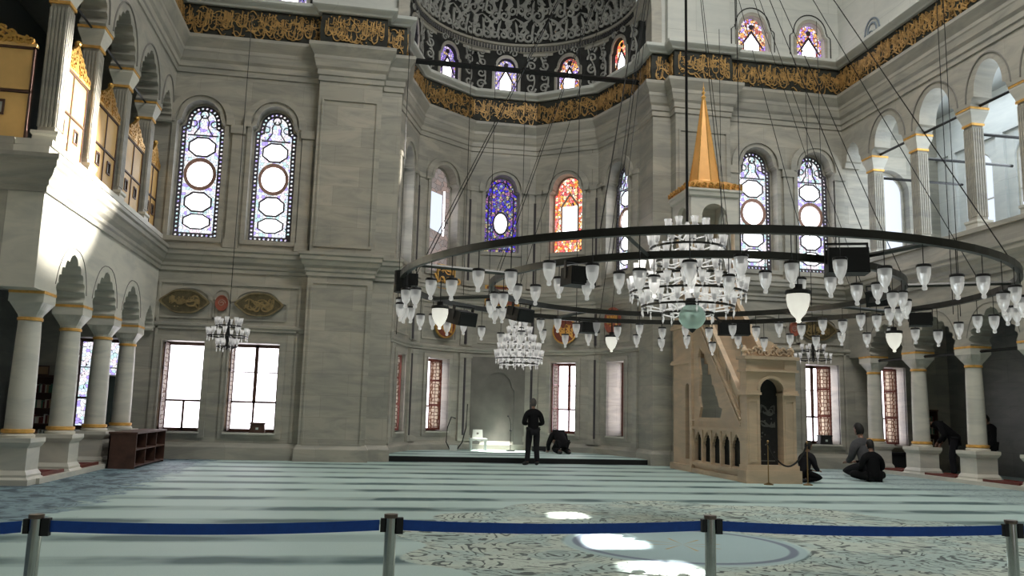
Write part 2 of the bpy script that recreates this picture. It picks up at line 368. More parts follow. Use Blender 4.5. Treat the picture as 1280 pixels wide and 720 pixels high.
def scrollpts(x, z, r, a0, turns, dirn=1, n=14):
    return [(x + r * (1 - .8 * t) * cos(a0 + dirn * turns * 2 * pi * t), z + r * (1 - .8 * t) * sin(a0 + dirn * turns * 2 * pi * t)) for t in [i / n for i in range(n + 1)]]

def callig(mb, x0, x1, z0, z1, y0, y1, seed, f=None, fine=1.):
    """dense cursive strokes: tall leaning uprights, deep bowls, long flying sweeps, loops and dots"""
    R = random.Random(seed); h = z1 - z0; x = x0 + .03; L = x1 - x0
    W = lambda w: (lambda t: w * fine * (.35 + .8 * sin(pi * min(1, t * .85 + .12))))
    q = lambda a, b: R.uniform(a, b)
    cl = lambda v: max(x0 + .02, min(x1 - .02, v)); cz = lambda v: max(z0, min(z1, v))
    def st(pts, w): mb.ribbon([(cl(a), cz(b)) for a, b in pts], W(w), y0 + q(0, .012), y1, f)
    while x < x1 - .05:
        k = R.random()
        if k < .30:
            b = z0 + h * q(.25, .42); hh = h * q(.42, .58); ln = q(-.05, .0)
            st([(x + .03, b + hh - .03), (x, b + hh), (x + ln * .4, b + hh * .5), (x + ln, b + hh * .1), (x + ln - .05, b)], .036); x += q(.05, .09)
        elif k < .62:
            w = min(q(.16, .30), L); b = z0 + h * q(.25, .7); d = h * q(.14, .26)
            st([(x + w * (1 - cos(a)) / 2, b - d * sin(a) + .03 * (a > 2.6)) for a in [pi * i / 9 for i in range(-1, 11)]], .042); x += w * q(.32, .5)
        elif k < .84:
            w = min(q(.28, .55), L); b = z0 + h * q(.12, .85); am = q(.04, .09)
            st([(x + w * t, b + am * sin(2 * pi * t) - .06 * t) for t in [i / 9 for i in range(10)]], .038); x += w * .22
        else:
            st(scrollpts(x + .05, z0 + h * q(.25, .75), .07, R.random() * 6, .95), .028); x += .05
        if R.random() < .7:
            zz = z0 + h * q(.08, .92); xx = cl(x - R.random() * .12); mb.ribbon([(xx - .016, zz), (xx + .016, zz + .012)], .030, y0, y1, f)

# ------------------------------------------------------------------ plan of the room
ang = [-90, -54, -18, 18, 54, 90]; RA = 4.1; YA = 26.3
poly = [(CX + RA * sin(radians(a)), YA + RA * cos(radians(a))) for a in ang]
JL, JR = CX - 4.1, CX + 4.1
back = [(XL, YB), (-1.82, YB), (-1.82, 24.5), (.06, 24.5), (.06, 24.95), (JL, 24.95)] + poly + [(JR, 24.95), (9.49, 24.95), (9.49, 24.5), (11.37, 24.5), (11.37, YB), (XR, YB)]
fullpath = [(-9.6, 16.1), (XL, 16.1)] + back + [(XR, 15.0), (19.4, 15.0)]

# floor, apse step
fl = MB().box(-9.6, 19.4, -2, 25.5, -.3, 0).build('floor', CARPET); struct(fl, 'pale blue green prayer carpet with dark row lines')
ap = MB(); ap.plate([(JL, 25.2), (JR, 25.2)] + [(p[0], p[1] + .1) for p in poly[::-1]], [], 0, .16)
apv = [(x, z, .16 - y) for (x, y, z) in ap.v]; a2 = MB(); a2.v = apv; a2.f = ap.f
stp = a2.build('trim_1', CARPET); struct(stp, 'raised carpeted platform of the prayer niche')
rs = MB().box(.06, 9.49, 25.15, 25.24, 0, .15).build('trim_2', BLK); struct(rs, 'black riser of the niche step')

# ---------------- back wall plates with their window openings
WIN = []   # (frame, opening loop ...)
LW = dict(z0=.76, z1=3.3)
def low(x0, x1): return [(x0, LW['z0']), (x1, LW['z0']), (x1, LW['z1']), (x0, LW['z1'])]
fl_frame = frame(0, YB, 0)
def wall(name, M, outer, holes, depth, m, label):
    mb = MB(M); mb.plate(outer, holes, 0, depth); return struct(mb.build(name, m), label)
UPZ0, UPZS = 6.32, 9.75
bl_low = [(-5.72, -4.58), (-3.9, -2.5)]; br_low = [(11.95, 13.1), (13.95, 15.12)]
bl_up = [(-5.86, -4.5), (-3.72, -2.4)]; br_up = [(11.78, 13.12), (13.86, 15.2)]
al_low = [(-8.1, -6.75)]; ar_low = [(16.55, 17.5)]
wall('wall_back', fl_frame, [(-9.6, 0), (-1.82, 0), (-1.82, 12.4), (-9.6, 12.4)], [low(*w) for w in al_low + bl_low] + [arch(a, b, UPZ0, UPZS, 'cusp') for a, b in bl_up], .9, MARB, 'marble back wall to the left of the prayer niche')
wall('wall_back_right', fl_frame, [(11.37, 0), (19.4, 0), (19.4, 12.4), (11.37, 12.4)], [low(*w) for w in br_low + ar_low] + [arch(a, b, UPZ0, UPZS, 'cusp') for a, b in br_up] + [arch(16.5, 18.0, 6.9, 9.3, 'round')], .9, MARB, 'marble back wall behind the pulpit')
# pillars beside the niche
for i, (a, b, c, d) in enumerate(((-1.82, .06, .06, JL), (9.49, 11.37, JR, 9.49))):
    mb = MB().box(a, b, 24.5, 26.0, 0, 12.4); mb.box(c, d, 24.95, 26.3, 0, 12.4)
    e0, e1 = a + .22, b - .22
    for z0, z1 in ((.5, 5.1), (6.25, 10.7)):
        for q in ((a + .10, a + .16), (b - .16, b - .10)): mb.box(q[0], q[1], 24.46, 24.5, z0, z1)
        mb.box(a + .10, b - .10, 24.46, 24.5, z1, z1 + .06); mb.box(a + .10, b - .10, 24.46, 24.5, z0 - .06, z0)
    struct(mb.build('wall_pier_%s' % ('left', 'right')[i], MARB), 'massive square marble pier %s of the prayer niche' % ('left', 'right')[i])
# apse faces
faces = []
for k in range(5):
    p, q = Vector(poly[k]), Vector(poly[k + 1]); mid = (p + q) / 2; a = radians((ang[k] + ang[k + 1]) / 2); L = (q - p).length
    faces.append((frame(mid.x, mid.y, a), L / 2))
for k, (M, hw) in enumerate(faces):
    holes = [arch(-.66, .66, 7.45 if k in (2, 3) else 6.45, 9.75, 'cusp')]
    if k != 2: holes.append([(-.5, .80), (.5, .80), (.5, 3.35), (-.5, 3.35)])
    wall('wall_apse_%s' % ('far_left', 'left', 'centre', 'right', 'far_right')[k], M, [(-hw, 0), (hw, 0), (hw, 12.4), (-hw, 12.4)], holes, .85, MARB, 'marble face %d of the five-sided prayer niche' % (k + 1))

# ---------------- mouldings along the whole room
def prof(z, pts): return [(o, z + d) for o, d in pts]
corn = [(-.05, 0), (.05, 0), (.05, .10), (.09, .14), (.09, .22), (.16, .30), (.20, .42), (.24, .46), (.24, .56), (.28, .60), (.28, .68), (-.05, .72)]
struct(MB().sweep(prof(5.32, corn), fullpath).build('trim_4', MTRIM), 'moulded marble cornice running below the upper windows')
ucorn = [(-.05, 0), (.04, 0), (.04, .15), (.08, .18), (.08, .34), (.14, .42), (.18, .60), (.20, .64), (.20, .74), (.30, .90), (.36, 1.0), (.36, 1.1), (-.05, 1.1)]
struct(MB().sweep(prof(11.3, ucorn), fullpath).build('trim_5', MTRIM), 'broad stepped marble cornice under the inscription band')
base = [(-.02, 0), (.10, 0), (.10, .34), (.06, .40), (.03, .46), (-.02, .46)]
struct(MB().sweep(base, back).build('baseboard_back', MTRIM), 'marble plinth along the back wall')
string = [(-.02, 0), (.05, .02), (.05, .07), (.09, .12), (.09, .18), (-.02, .22)]
struct(MB().sweep(prof(3.62, string), back[:2]).build('trim_6', MTRIM)); struct(MB().sweep(prof(3.62, string), back[5:12] ).build('trim_7', MTRIM)); struct(MB().sweep(prof(3.62, string), back[-2:]).build('trim_8', MTRIM))
band = MB().sweep([(-.05, 12.4), (.05, 12.4), (.09, 12.9), (.05, 13.45), (-.05, 13.45)], fullpath).build('trim_9', DARKB)
struct(band, 'black inscription band running around the hall')
led = [(-.3, 0), (.16, 0), (.20, .05), (.30, .12), (.34, .16), (.34, .26), (-.3, .26)]
struct(MB().sweep(prof(13.45, led), fullpath).build('trim_10', MUP), 'pale ledge above the inscription band')
cb = MB()
for i in range(len(fullpath) - 1):
    p, q = Vector(fullpath[i]), Vector(fullpath[i + 1]); L = (q - p).length
    if L < .25: continue
    d = (q - p) / L; M = Matrix(((d.x, -d.y, 0, p.x), (d.y, d.x, 0, p.y), (0, 0, 1, 0), (0, 0, 0, 1))); cb.M = M
    callig(cb, .03, L - .03, 12.46, 13.40, -.115, -.07, i * 11 + 3, None, .72); callig(cb, .05, L - .03, 12.46, 13.40, -.11, -.07, i * 11 + 7, None, .72); callig(cb, .05, L - .03, 12.85, 13.42, -.105, -.07, i * 11 + 9, None, .72)
cb.build('gold_lettering', GOLDC, band)['label'] = 'gold cursive calligraphy'

# ---------------- windows
wn = [0]
def window(M, label):
    wn[0] += 1; return empty('window_%d' % wn[0], M, label=label, kind='structure')
def ring_(mb, outer, inner, y0, y1): mb.plate(outer, [inner], y0, y1)
def tall_window(M, x0, x1, z0, zs, style, label, ddep=.42):
    """arched stained-glass window, M = frame of its wall"""
    c = (x0 + x1) / 2; w = (x1 - x0) / 2; W = window(M @ Matrix.Translation((c, 0, z0)), label)
    h = zs - z0; op = arch(-w, w, 0, h, 'cusp'); top = h + w * 1.06
    # marble surround
    s = MB(); o2 = arch(-w - .13, w + .13, -.13, h, 'cusp'); ring_(s, o2, op, -.05, 0.0); s.build('surround', MTRIM, W)
    # hood mould of voussoirs
    hm = MB(); R1 = w * 1.05; oo = arch(-w * 1.30, w * 1.30, h - .05, h + .05, 'round'); ii = inset(arch(-w * 1.10, w * 1.10, h - .02, h + .02, 'round'), 0)
    o_ = [(w * 1.38, h)] + [(w * 1.38 * cos(a), h + .1 + w * 1.30 * sin(a)) for a in [pi * i / 18 for i in range(19)]] + [(-w * 1.38, h)]
    i_ = [(-w * 1.06, h)] + [(w * 1.06 * cos(a), h + .1 + w * 1.1 * sin(a)) for a in [pi - pi * i / 18 for i in range(19)]] + [(w * 1.06, h)]
    hm.plate(o_ + i_, [], -.10, 0); hm.build('hood_mould', MTRIM, W)
    inn = inset(op, .05)
    fr = MB(); ring_(fr, op, inn, ddep - .06, ddep + .04); fr.build('frame', MTRIM if style != 'red' else TRACP, W)
    gl = {'tall': ST_W, 'blue': ST_B, 'red': ST_R, 'faded': ST_P, 'warm': ST_W}[style]
    p = MB(); p.plate(inn, [], ddep, ddep + .02); p.build('stained_glass', gl, W)
    t = MB(); holes = []; clear = []
    if style in ('tall', 'warm'):
        bb = .20; ib = inset(op, bb); n = len(op)
        # dotted border of little round panes
        loop = inset(op, .125); per = []
        for i in range(len(loop)):
            a, b = Vector(loop[i]), Vector(loop[(i + 1) % len(loop)]); l = (b - a).length
            per.append((a, b, l))
        tot = sum(x[2] for x in per); cnt = int(tot / .125); pos = 0; pi_ = 0; acc = 0
        for i in range(cnt):
            d = tot * i / cnt
            while acc + per[pi_][2] < d: acc += per[pi_][2]; pi_ += 1
            a, b, l = per[pi_]; q = a + (b - a) * ((d - acc) / max(l, 1e-6))
            if all((q - r).length > .098 for r in holes_c(holes)): holes.append(ngon(q.x, q.y, .038, .038, 6))
        hh = top - .42; sc = hh / 4.1; zz = .32
        w2 = w - .24
        def med(cz, rz, n, a0=0, rx=None): holes.append(ngon(0, cz, rx or w2 * .92, rz, n, a0)); clear.append((cz, rz))
        med(.30 + .27 * sc, .25 * sc, 8, pi / 8); med(.30 + .92 * sc, .33 * sc, 8, pi / 8); med(.30 + 1.85 * sc, .46 * sc, 20); med(.30 + 2.78 * sc, .33 * sc, 8, pi / 8)
        meds = [x for x in holes if len(x) in (8, 20)]; dots = [x for x in holes if len(x) == 6]
        t.plate(inset(op, .04), dots + [inset(op, .20)], ddep - .05, ddep - .01)
        for mdl in meds:
            cz_ = sum(q[1] for q in mdl) / len(mdl); ring_(t, [(q[0] * 1.07, cz_ + (q[1] - cz_) * 1.12) for q in mdl], [(q[0] * .93, cz_ + (q[1] - cz_) * .93) for q in mdl], ddep - .04, ddep - .012)
        zt_ = .30 + 3.15 * sc
        t.box(-w2, w2, ddep - .04, ddep - .012, zt_, zt_ + .04)
        for s in (-1, 1):
            t.ribbon([(s * .04, zt_ + .72 * sc), (s * .14, zt_ + .50 * sc), (s * .12, zt_ + .3 * sc), (s * .26, zt_ + .05)], .035, ddep - .04, ddep - .012); t.ribbon(ngon(s * .30, zt_ + .42 * sc, .10, .10, 8) + [(s * .30 + .10, zt_ + .42 * sc)], .03, ddep - .04, ddep - .012)
        t.ribbon(ngon(0, zt_ + .74 * sc, .12, .12, 10) + [(.12, zt_ + .74 * sc)], .04, ddep - .04, ddep - .012)
        t.build('tracery', TRAC, W)
        r = MB(); ring_(r, ngon(0, .30 + 1.85 * sc, w2 * 1.06, .55 * sc, 24), ngon(0, .30 + 1.85 * sc, w2 * .84, .43 * sc, 24), ddep - .07, ddep - .045); r.build('rose_ring', TRACP, W)
        g = MB()
        for cz, rz, n, a0 in ((.30 + .27 * sc, .24 * sc, 8, pi / 8), (.30 + .92 * sc, .31 * sc, 8, pi / 8), (.30 + 1.85 * sc, .43 * sc, 20, 0), (.30 + 2.78 * sc, .31 * sc, 8, pi / 8)): g.plate(ngon(0, cz, w2 * .86, rz, n, a0), [], ddep - .005, ddep)
        g.build('clear_medallions', DAY, W)
    elif style == 'blue':
        g = MB(); g.plate(ngon(0, h * .52, .24, .38, 20), [], ddep - .012, ddep - .005); g.build('clear_medallion', DAYP, W)
        ring_(t, ngon(0, h * .52, .31, .47, 24), ngon(0, h * .52, .24, .38, 24), ddep - .03, ddep - .006); ring_(t, inset(op, .16), inset(op, .20), ddep - .03, ddep - .006); t.build('tracery', TRAC, W)
    elif style == 'red':
        g = MB(); g.plate([(-.30, h * .26), (.30, h * .26), (.30, h * .80), (-.30, h * .80)], [], ddep - .012, ddep - .005); g.build('clear_panel', DAYP, W)
        ring_(t, [(-.36, h * .24), (.36, h * .24), (.36, h * .82), (0, h * 1.04), (-.36, h * .82)], [(-.30, h * .26), (.30, h * .26), (.30, h * .80), (0, h * .99), (-.30, h * .80)], ddep - .03, ddep - .006); t.build('tracery', TRACP, W)
    else:
        g = MB(); g.plate([(-.28, h * .50), (.26, h * .46), (.26, h * .90), (-.28, h * .92)], [], ddep - .015, ddep - .006); g.build('clear_panel', DAYM, W)
        for s in (-1, 1): t.box(s * .36 - .03, s * .36 + .03, ddep - .03, ddep - .005, h * .44, h * .95)
        t.build('side_strips', DAYP, W)
    return W
def holes_c(hs): return [Vector((sum(p[0] for p in h) / len(h), sum(p[1] for p in h) / len(h))) for h in hs]

def low_window(M, x0, x1, z0, z1, label, pane=DAY, wood=WOODD, mull=True, shut=(), closed=False, dep=.62):
    c = (x0 + x1) / 2; w = (x1 - x0) / 2; h = z1 - z0; W = window(M @ Matrix.Translation((c, 0, z0)), label)
    s = MB(); ring_(s, [(-w - .16, -.16), (w + .16, -.16), (w + .16, h + .16), (-w - .16, h + .16)], [(-w, 0), (w, 0), (w, h), (-w, h)], -.05, 0); ring_(s, [(-w - .04, -.04), (w + .04, -.04), (w + .04, h + .04), (-w - .04, h + .04)], [(-w, 0), (w, 0), (w, h), (-w, h)], -.08, 0); s.build('surround', MTRIM, W)
    f = MB(); t = .09; ring_(f, [(-w, 0), (w, 0), (w, h), (-w, h)], [(-w + t, t), (w - t, t), (w - t, h - t), (-w + t, h - t)], dep - .04, dep + .03)
    f.box(-w, w, dep - .04, dep + .02, h * .34 - .03, h * .34 + .03); f.box(-.03, .03, dep - .04, dep + .02, 0, h * .34)
    if mull: f.box(-.05, .05, dep - .04, dep + .02, h * .34, h); f.box(-w, w, dep - .03, dep + .02, h * .68 - .015, h * .68 + .015)
    f.build('wooden_frame', wood, W)
    if closed:
        x = w - .05; d = MB().box(x - .03, x + .02, .03, dep - .05, .03, h - .03); d.build('panelled_shutter', WOODR, W)
        d = MB()
        for i in range(3):
            z0_, z1_ = .1 + i * h / 3, (i + 1) * h / 3 - .06; d.box(x - .05, x - .03, .10, dep - .12, z0_, z0_ + .03); d.box(x - .05, x - .03, .10, dep - .12, z1_ - .03, z1_); d.box(x - .05, x - .03, .10, .13, z0_, z1_); d.box(x - .05, x - .03, dep - .15, dep - .12, z0_, z1_)
        d.build('shutter_mouldings', WOODR, W)
    MB().plate([(-w + t, t), (w - t, t), (w - t, h - t), (-w + t, h - t)], [], dep, dep + .01).build('glass_pane', pane, W)
    for sd in [x for x in shut if abs(x) == 2]:            # lattice shutter standing ajar
        k_ = sd / 2; ang_ = math.atan2(dep - .14, -k_ * w * .5); ln_ = math.hypot(w * .5, dep - .14) * .85; SM = Matrix.Translation((k_ * (w - .22), .08, 0)) @ Matrix.Rotation(ang_, 4, 'Z')
        o = MB(SM).box(0, ln_, -.015, .015, .04, h - .06).build('open_shutter', SHUT, W); q = MB(SM)
        for z in (.04, h * .34, h * .68, h - .12): q.box(0, ln_, -.02, .02, z, z + .07)
        for x_ in (0, ln_ - .05): q.box(x_, x_ + .05, -.02, .02, .04, h - .06)
        q.build('shutter_rails', WOODR, o)
    for sd in [x for x in shut if abs(x) == 1]:           # lattice shutters folded flat against the reveal
        x = (w - .035) if sd > 0 else (-w + .035); q = MB(); q.box(min(x, x - sd * .03), max(x, x - sd * .03), .08, dep - .08, .04, h - .06); o = q.build('open_shutter', SHUT, W)
        q = MB()
        for z in (.04, h * .34, h * .68, h - .1): q.box(min(x - sd * .035, x), max(x - sd * .035, x), .06, dep - .06, z, z + .06)
        for y in (.06, dep - .12): q.box(min(x - sd * .035, x), max(x - sd * .035, x), y, y + .05, .04, h - .06)
        q.build('shutter_rails', wood, o)
    MB().box(-w - .02, w + .02, -.12, dep, -.05, .0).build('sill', MLIGHT, W)
    return W
tall_window(fl_frame, *bl_up[0], UPZ0, UPZS, 'tall', 'tall arched stained-glass window in the left corner of the back wall')
tall_window(fl_frame, *bl_up[1], UPZ0, UPZS, 'tall', 'tall arched stained-glass window just left of the wide left pier')
tall_window(fl_frame, *br_up[0], UPZ0, UPZS, 'tall', 'tall arched stained-glass window right of the pulpit spire')
tall_window(fl_frame, *br_up[1], UPZ0, UPZS, 'tall', 'tall arched stained-glass window in the right corner of the back wall')
low_window(fl_frame, *bl_low[0], LW['z0'], LW['z1'], 'bright lower window by the low shoe rack', DAYP, mull=False, shut=(-1,))
low_window(fl_frame, *bl_low[1], LW['z0'], LW['z1'], 'bright lower window with a small wooden box on its sill', DAYP, shut=(-1,))
low_window(fl_frame, *al_low[0], LW['z0'], LW['z1'], 'lower window of the dim left aisle', ST_W, shut=(-1, 1))
low_window(fl_frame, *br_low[0], LW['z0'], LW['z1'], 'lower window hidden behind the pulpit stair', DAYP)
low_window(fl_frame, *br_low[1], LW['z0'], LW['z1'], 'lower window behind the small dark chandelier right of the pulpit', DAYP, shut=(2,))
low_window(fl_frame, *ar_low[0], LW['z0'], LW['z1'], 'narrow lower window behind the seated men', DAYP, shut=(2,))
gw = window(fl_frame @ Matrix.Translation((17.25, 0, 6.9)), 'bright arched window at the end of the right gallery')
ring_(MB(), arch(-.75, .75, 0, 2.4), inset(arch(-.75, .75, 0, 2.4), .08), .3, .4); q = MB(); ring_(q, arch(-.75, .75, 0, 2.4), inset(arch(-.75, .75, 0, 2.4), .08), .3, .4); q.box(-.03, .03, .3, .36, 0, 3.1); q.build('frame', MLIGHT, gw)
MB().plate(arch(-.7, .7, .05, 2.35), [], .36, .38).build('glass_pane', DAYM, gw)
st = ('warm', 'faded', 'blue', 'red', 'warm')
lb = ('sunlit narrow stained window on the far left face of the niche', 'dusty pink window with a clear square pane in the niche', 'blue and violet stained window with an oval white centre', 'red and orange stained window with a bright white panel', 'white medallion window on the far right face of the niche')
for k, (M, hw) in enumerate(faces):
    tall_window(M, -.66, .66, 7.45 if k in (2, 3) else 6.45, 9.75, st[k], lb[k])
low_window(faces[0][0], -.5, .5, .8, 3.35, 'lower window on the far left face of the niche', DAYP, WOODR, shut=(1,))
low_window(faces[1][0], -.5, .5, .8, 3.35, 'lower niche window left of the white chair, with a patterned red and cream shutter', DAYP, WOODR, shut=(2,))
low_window(faces[3][0], -.5, .5, .8, 3.35, 'bright red-framed lower niche window behind the bowing man', DAYP, WOODR, shut=(-1,))
low_window(faces[4][0], -.5, .5, .8, 3.35, 'lower niche window closed by a dark red panelled shutter', DAYP, WOODR, closed=True)
# pilasters and panels between the niche windows
mb = MB()
for k, (M, hw) in enumerate(faces):
    mb.M = M
    for s in (-1, 1):
        x = s * (hw - .16)
        for z0, z1 in ((.46, 3.6), (6.1, 9.9)):
            mb.box(x - .11, x + .11, -.07, .02, z0, z1); mb.box(x - .14, x + .14, -.10, .02, z1 - .16, z1); mb.box(x - .14, x + .14, -.10, .02, z0, z0 + .2)
        mb.box(x - .10, x + .10, -.05, .02, 3.9, 5.25)
    for z0, z1 in ((4.0, 5.2),): ring_(mb, [(-.82, z0), (.82, z0), (.82, z1), (-.82, z1)], [(-.76, z0 + .06), (.76, z0 + .06), (.76, z1 - .06), (-.76, z1 - .06)], -.035, .01)
struct(mb.build('trim_11', MTRIM), 'flat pilasters and raised panels on the niche faces')
mb = MB()
for k in (1, 2, 3, 4):
    x, y = poly[k]; a = radians(ang[k])
    for z0, z1 in ((.5, 3.6), (3.95, 5.2), (6.3, 9.4)): mb.lathe([(.001, z0), (.07, z0), (.07, z1), (.001, z1)], x - sin(a) * .04, y - cos(a) * .04, 8)
struct(mb.build('trim_12', simple('corner_shade_tone', (.05, .045, .05), .3)), 'slim dark strips putting shade into the niche corners')  # near-black rods paint the recess shade of the niche corners
# mihrab panel in the centre face
mb = MB(faces[2][0]); ring_(mb, [(-1.0, .2), (1.0, .2), (1.0, 3.5), (-1.0, 3.5)], arch(-.62, .62, .3, 2.3, 'cusp'), -.09, .02); mb.plate(arch(-.62, .62, .3, 2.3, 'cusp'), [], -.02, .01)
struct(mb.build('trim_13', simple('grey_brown_marble', (.17, .16, .14), .4, 0, .25, 2)), 'dark marble prayer niche panel')

# pilasters and panels between upper/lower windows of the back wall
mb = MB(fl_frame)
for x in (-4.10, -2.08, 11.6, 13.5, 15.36):
    mb.box(x - .16, x + .16, -.08, .02, 6.1, 9.5); mb.box(x - .21, x + .21, -.13, .02, 9.5, 9.75); mb.box(x - .2, x + .2, -.12, .02, 6.04, 6.3)
for a, b in ((-5.95, -2.0), (11.6, 15.4)):
    mb.box(a, b, -.05, .02, 4.95, 5.03); mb.box(a, a + .07, -.05, .02, .5, 4.95); mb.box(b - .07, b, -.05, .02, .5, 4.95)
for c in (-5.15, -3.2, 12.6, 14.5): 
    o = [(c - .85, 3.95)] + [(c + .85, 3.95), (c + .85, 4.5)] + [(c + .62 * cos(t), 4.55 + .32 * sin(t)) for t in [pi * i / 10 for i in range(11)]] + [(c - .85, 4.5)]
    ring_(mb, o, inset(o, .05), -.04, .01)
for c in (-4.2, 13.57):
    o = arch(c - .24, c + .24, 3.95, 4.6, 'round'); ring_(mb, o, inset(o, .04), -.04, .01)
struct(mb.build('trim_14', MTRIM), 'pilasters and raised frames on the back wall')

def plaque(x, y, z, M, rx, rz, n, ground, lines, label, gap=0, name='wall_plaque', seed=1, cat='plaque', square=False):
    T = M @ Matrix.Translation((x, y, z)); r = empty(name, T, label=label, cat=cat)
    out = ngon(0, 0, rx, rz, n) if not square else [(-rx, -rz), (rx, -rz), (rx, rz), (-rx, rz)]
    if n == 99:
        out = []
        for i in range(48):
            a = 2 * pi * i / 48; k = abs(cos(a)); out.append((rx * cos(a) * (1 + .10 * k ** 12) * (1 - .06 * abs(sin(2 * a))), rz * sin(a) * (1 + .03 * cos(6 * a)) * (1 - .10 * k ** 4)))
    MB().plate(out, [], -.05, 0).build('ground', ground, r)
    b = MB(); ring_(b, [(p[0] * 1.05, p[1] * 1.05) for p in out], [(p[0] * .94, p[1] * .94) for p in out], -.08, .0); b.build('rim', lines, r)
    return r
for x, lbl, s in ((-5.22, 'lobed oval gold calligraphy plaque, left one above the left lower windows', 3), (-3.16, 'lobed oval gold calligraphy plaque next to the wide left pier', 5), (14.4, 'dark oval calligraphy plaque above the small dark chandelier', 9)):
    r = plaque(x, -.03, 4.42, fl_frame, .60, .33, 99, PLAQ, PLAQR, lbl, seed=s); q = MB(); 
    for zz in (0, 1): callig(q, -.42, .42, -.2, .2, -.075, -.05, s + zz * 17)
    q.build('calligraphy', simple('dull_gold', (.30, .22, .10), .5, .4, .3, 9), r)
for x, lbl in ((-4.2, 'small round terracotta plaque between two oval plaques, left wall bay'), (13.6, 'small round terracotta plaque beside the dark oval plaque, right')):
    r = plaque(x, -.03, 4.42, fl_frame, .17, .22, 20, REDP, REDP, lbl); q = MB(); q.ribbon(scrollpts(0, 0, .11, 0, 1.5), .025, -.07, -.05); q.build('carved_rosette', TRACP, r)

def arabic(txt, size, M, mt, parent, ex=.02):
    c = bpy.data.curves.new('lettering', 'FONT'); c.body = txt; c.size = size; c.extrude = ex; c.offset = size * .012; c.align_x = 'CENTER'; c.align_y = 'CENTER'
    o = bpy.data.objects.new('tmp', c); C.objects.link(o); dg = bpy.context.evaluated_depsgraph_get(); me = bpy.data.meshes.new_from_object(o.evaluated_get(dg)); bpy.data.objects.remove(o)
    me.materials.clear(); me.materials.append(mt); k = bpy.data.objects.new('calligraphy', me); C.objects.link(k); k.parent = parent; k.matrix_local = M @ Matrix.Rotation(pi / 2, 4, 'X')
    return k
M1, M2, M3, M4 = faces[1][0], faces[2][0], faces[3][0], faces[4][0]
r = plaque(.06, -.16, 6.25, M1, .40, .42, 4, simple('black_panel', (.012, .010, .006), .4), GOLD, 'square black panel with bold gold calligraphy under the pink window', square=True, name='framed_calligraphy', cat='panel')
arabic('\uFEAA\uFEE4\uFEA4\uFEE3', .62, Matrix.Translation((0, -.07, -.02)), GOLDP, r)
q = MB(); callig(q, -.34, .34, .12, .38, -.07, -.05, 4); q.build('small_script', GOLDP, r)
def roundel(M, x, z, rr, ground, lbl, seed, rim=GOLD):
    r = plaque(x, -.12, z, M, rr, rr, 28, ground, rim, lbl, name='calligraphy_roundel', cat='roundel'); q = MB()
    for zz in (0, 1): callig(q, -rr * .7, rr * .7, -rr * .62, rr * .62, -.08, -.05, seed + 31 * zz)
    q.build('calligraphy', GOLDP, r); return r
roundel(M1, .14, 4.55, .46, REDG, 'round gold-rimmed calligraphy disc below the square black panel', 5)
roundel(M3, .10, 4.50, .46, REDG, 'round gold calligraphy disc above the red-framed niche window', 6)
r = roundel(M4, -.05, 4.75, .44, REDP, 'plain terracotta roundel above the closed red shutter', 8, REDP)
r = plaque(0.05, -.14, 5.78, M2, .62, .36, 4, REDG, GOLD, 'rectangular red and gold inscription panel in the middle of the niche', square=True, name='inscription_panel', cat='panel')
q = MB(); callig(q, -.54, .54, -.28, .28, -.07, -.05, 61); callig(q, -.54, .54, -.28, .28, -.07, -.05, 62); q.build('calligraphy', GOLD, r)
oval = plaque(10.0, 0, 4.75, frame(0, 24.44, 0), .22, .34, 24, PLAQ, GOLD, 'small oval gold-rimmed plaque on the right pier, behind the crystal chandelier')

# ---------------- upper zone: walls above the ledge and half dome
AR = 4.05; zc = 14.9
def tymp(x0, x1, holes, name, lbl, m=MUP):
    return wall(name, frame(0, 24.95, 0), [(x0, 13.6), (x1, 13.6), (x1, 22), (x0, 22)], holes, .6, m, lbl)
upw = [(-5.4, -4.35), (-3.45, -2.4), (11.9, 13.0), (14.05, 15.1)]
out = [(-9.6, 13.6), (CX - AR, 13.6)] + [(CX + AR * cos(pi - pi * i / 28), zc + AR * sin(pi * i / 28)) for i in range(29)] + [(CX + AR, 13.6), (19.4, 13.6), (19.4, 22), (-9.6, 22)]
wall('wall_back_upper', frame(0, 24.95, 0), out, [arch(a, b, 13.78, 14.6, 'cusp') for a, b in upw], .6, MUP, 'pale upper back wall with the big arch of the half dome')
def small_window(M, x0, x1, z0, zs, label, gl, ol=True):
    c = (x0 + x1) / 2; w = (x1 - x0) / 2; h = zs - z0; W = window(M @ Matrix.Translation((c, 0, z0)), label); op = arch(-w, w, 0, h, 'cusp')
    s = MB(); ring_(s, arch(-w - .10, w + .10, -.1, h + .02, 'cusp'), op, -.05, .0); s.build('surround', MTRIM, W)
    if ol: s = MB(); ring_(s, arch(-w - .25, w + .25, -.02, h + .05, 'cusp'), arch(-w - .22, w + .22, 0.0, h + .05, 'cusp'), -.02, .0); s.build('painted_outline', BLK, W)
    inn = inset(op, .04); MB().plate(inn, [], .14, .15).build('stained_glass', gl, W)
    g = MB(); k = w * .48; g.plate([(-k, h * .1), (k, h * .1), (k, h * .55), (0, h * 1.0), (-k, h * .55)], [], .125, .135); g.build('clear_panel', DAYP, W)
    t = MB(); ring_(t, [(-k - .03, h * .06), (k + .03, h * .06), (k + .03, h * .55), (0, h * 1.10), (-k - .03, h * .55)], [(-k, h * .1), (k, h * .1), (k, h * .55), (0, h * 1.0), (-k, h * .55)], .10, .13)
    for s_ in (-1, 1): t.ribbon([(0, h * 1.12), (s_ * w * .8, h * .35)], .035, .10, .13)
    t.plate(ngon(0, h * 1.3, .09, .09, 10), [], .11, .13); t.build('tracery', simple('dark_came', (.04, .02, .03), .6), W); return W
UF = frame(0, 24.95, 0)
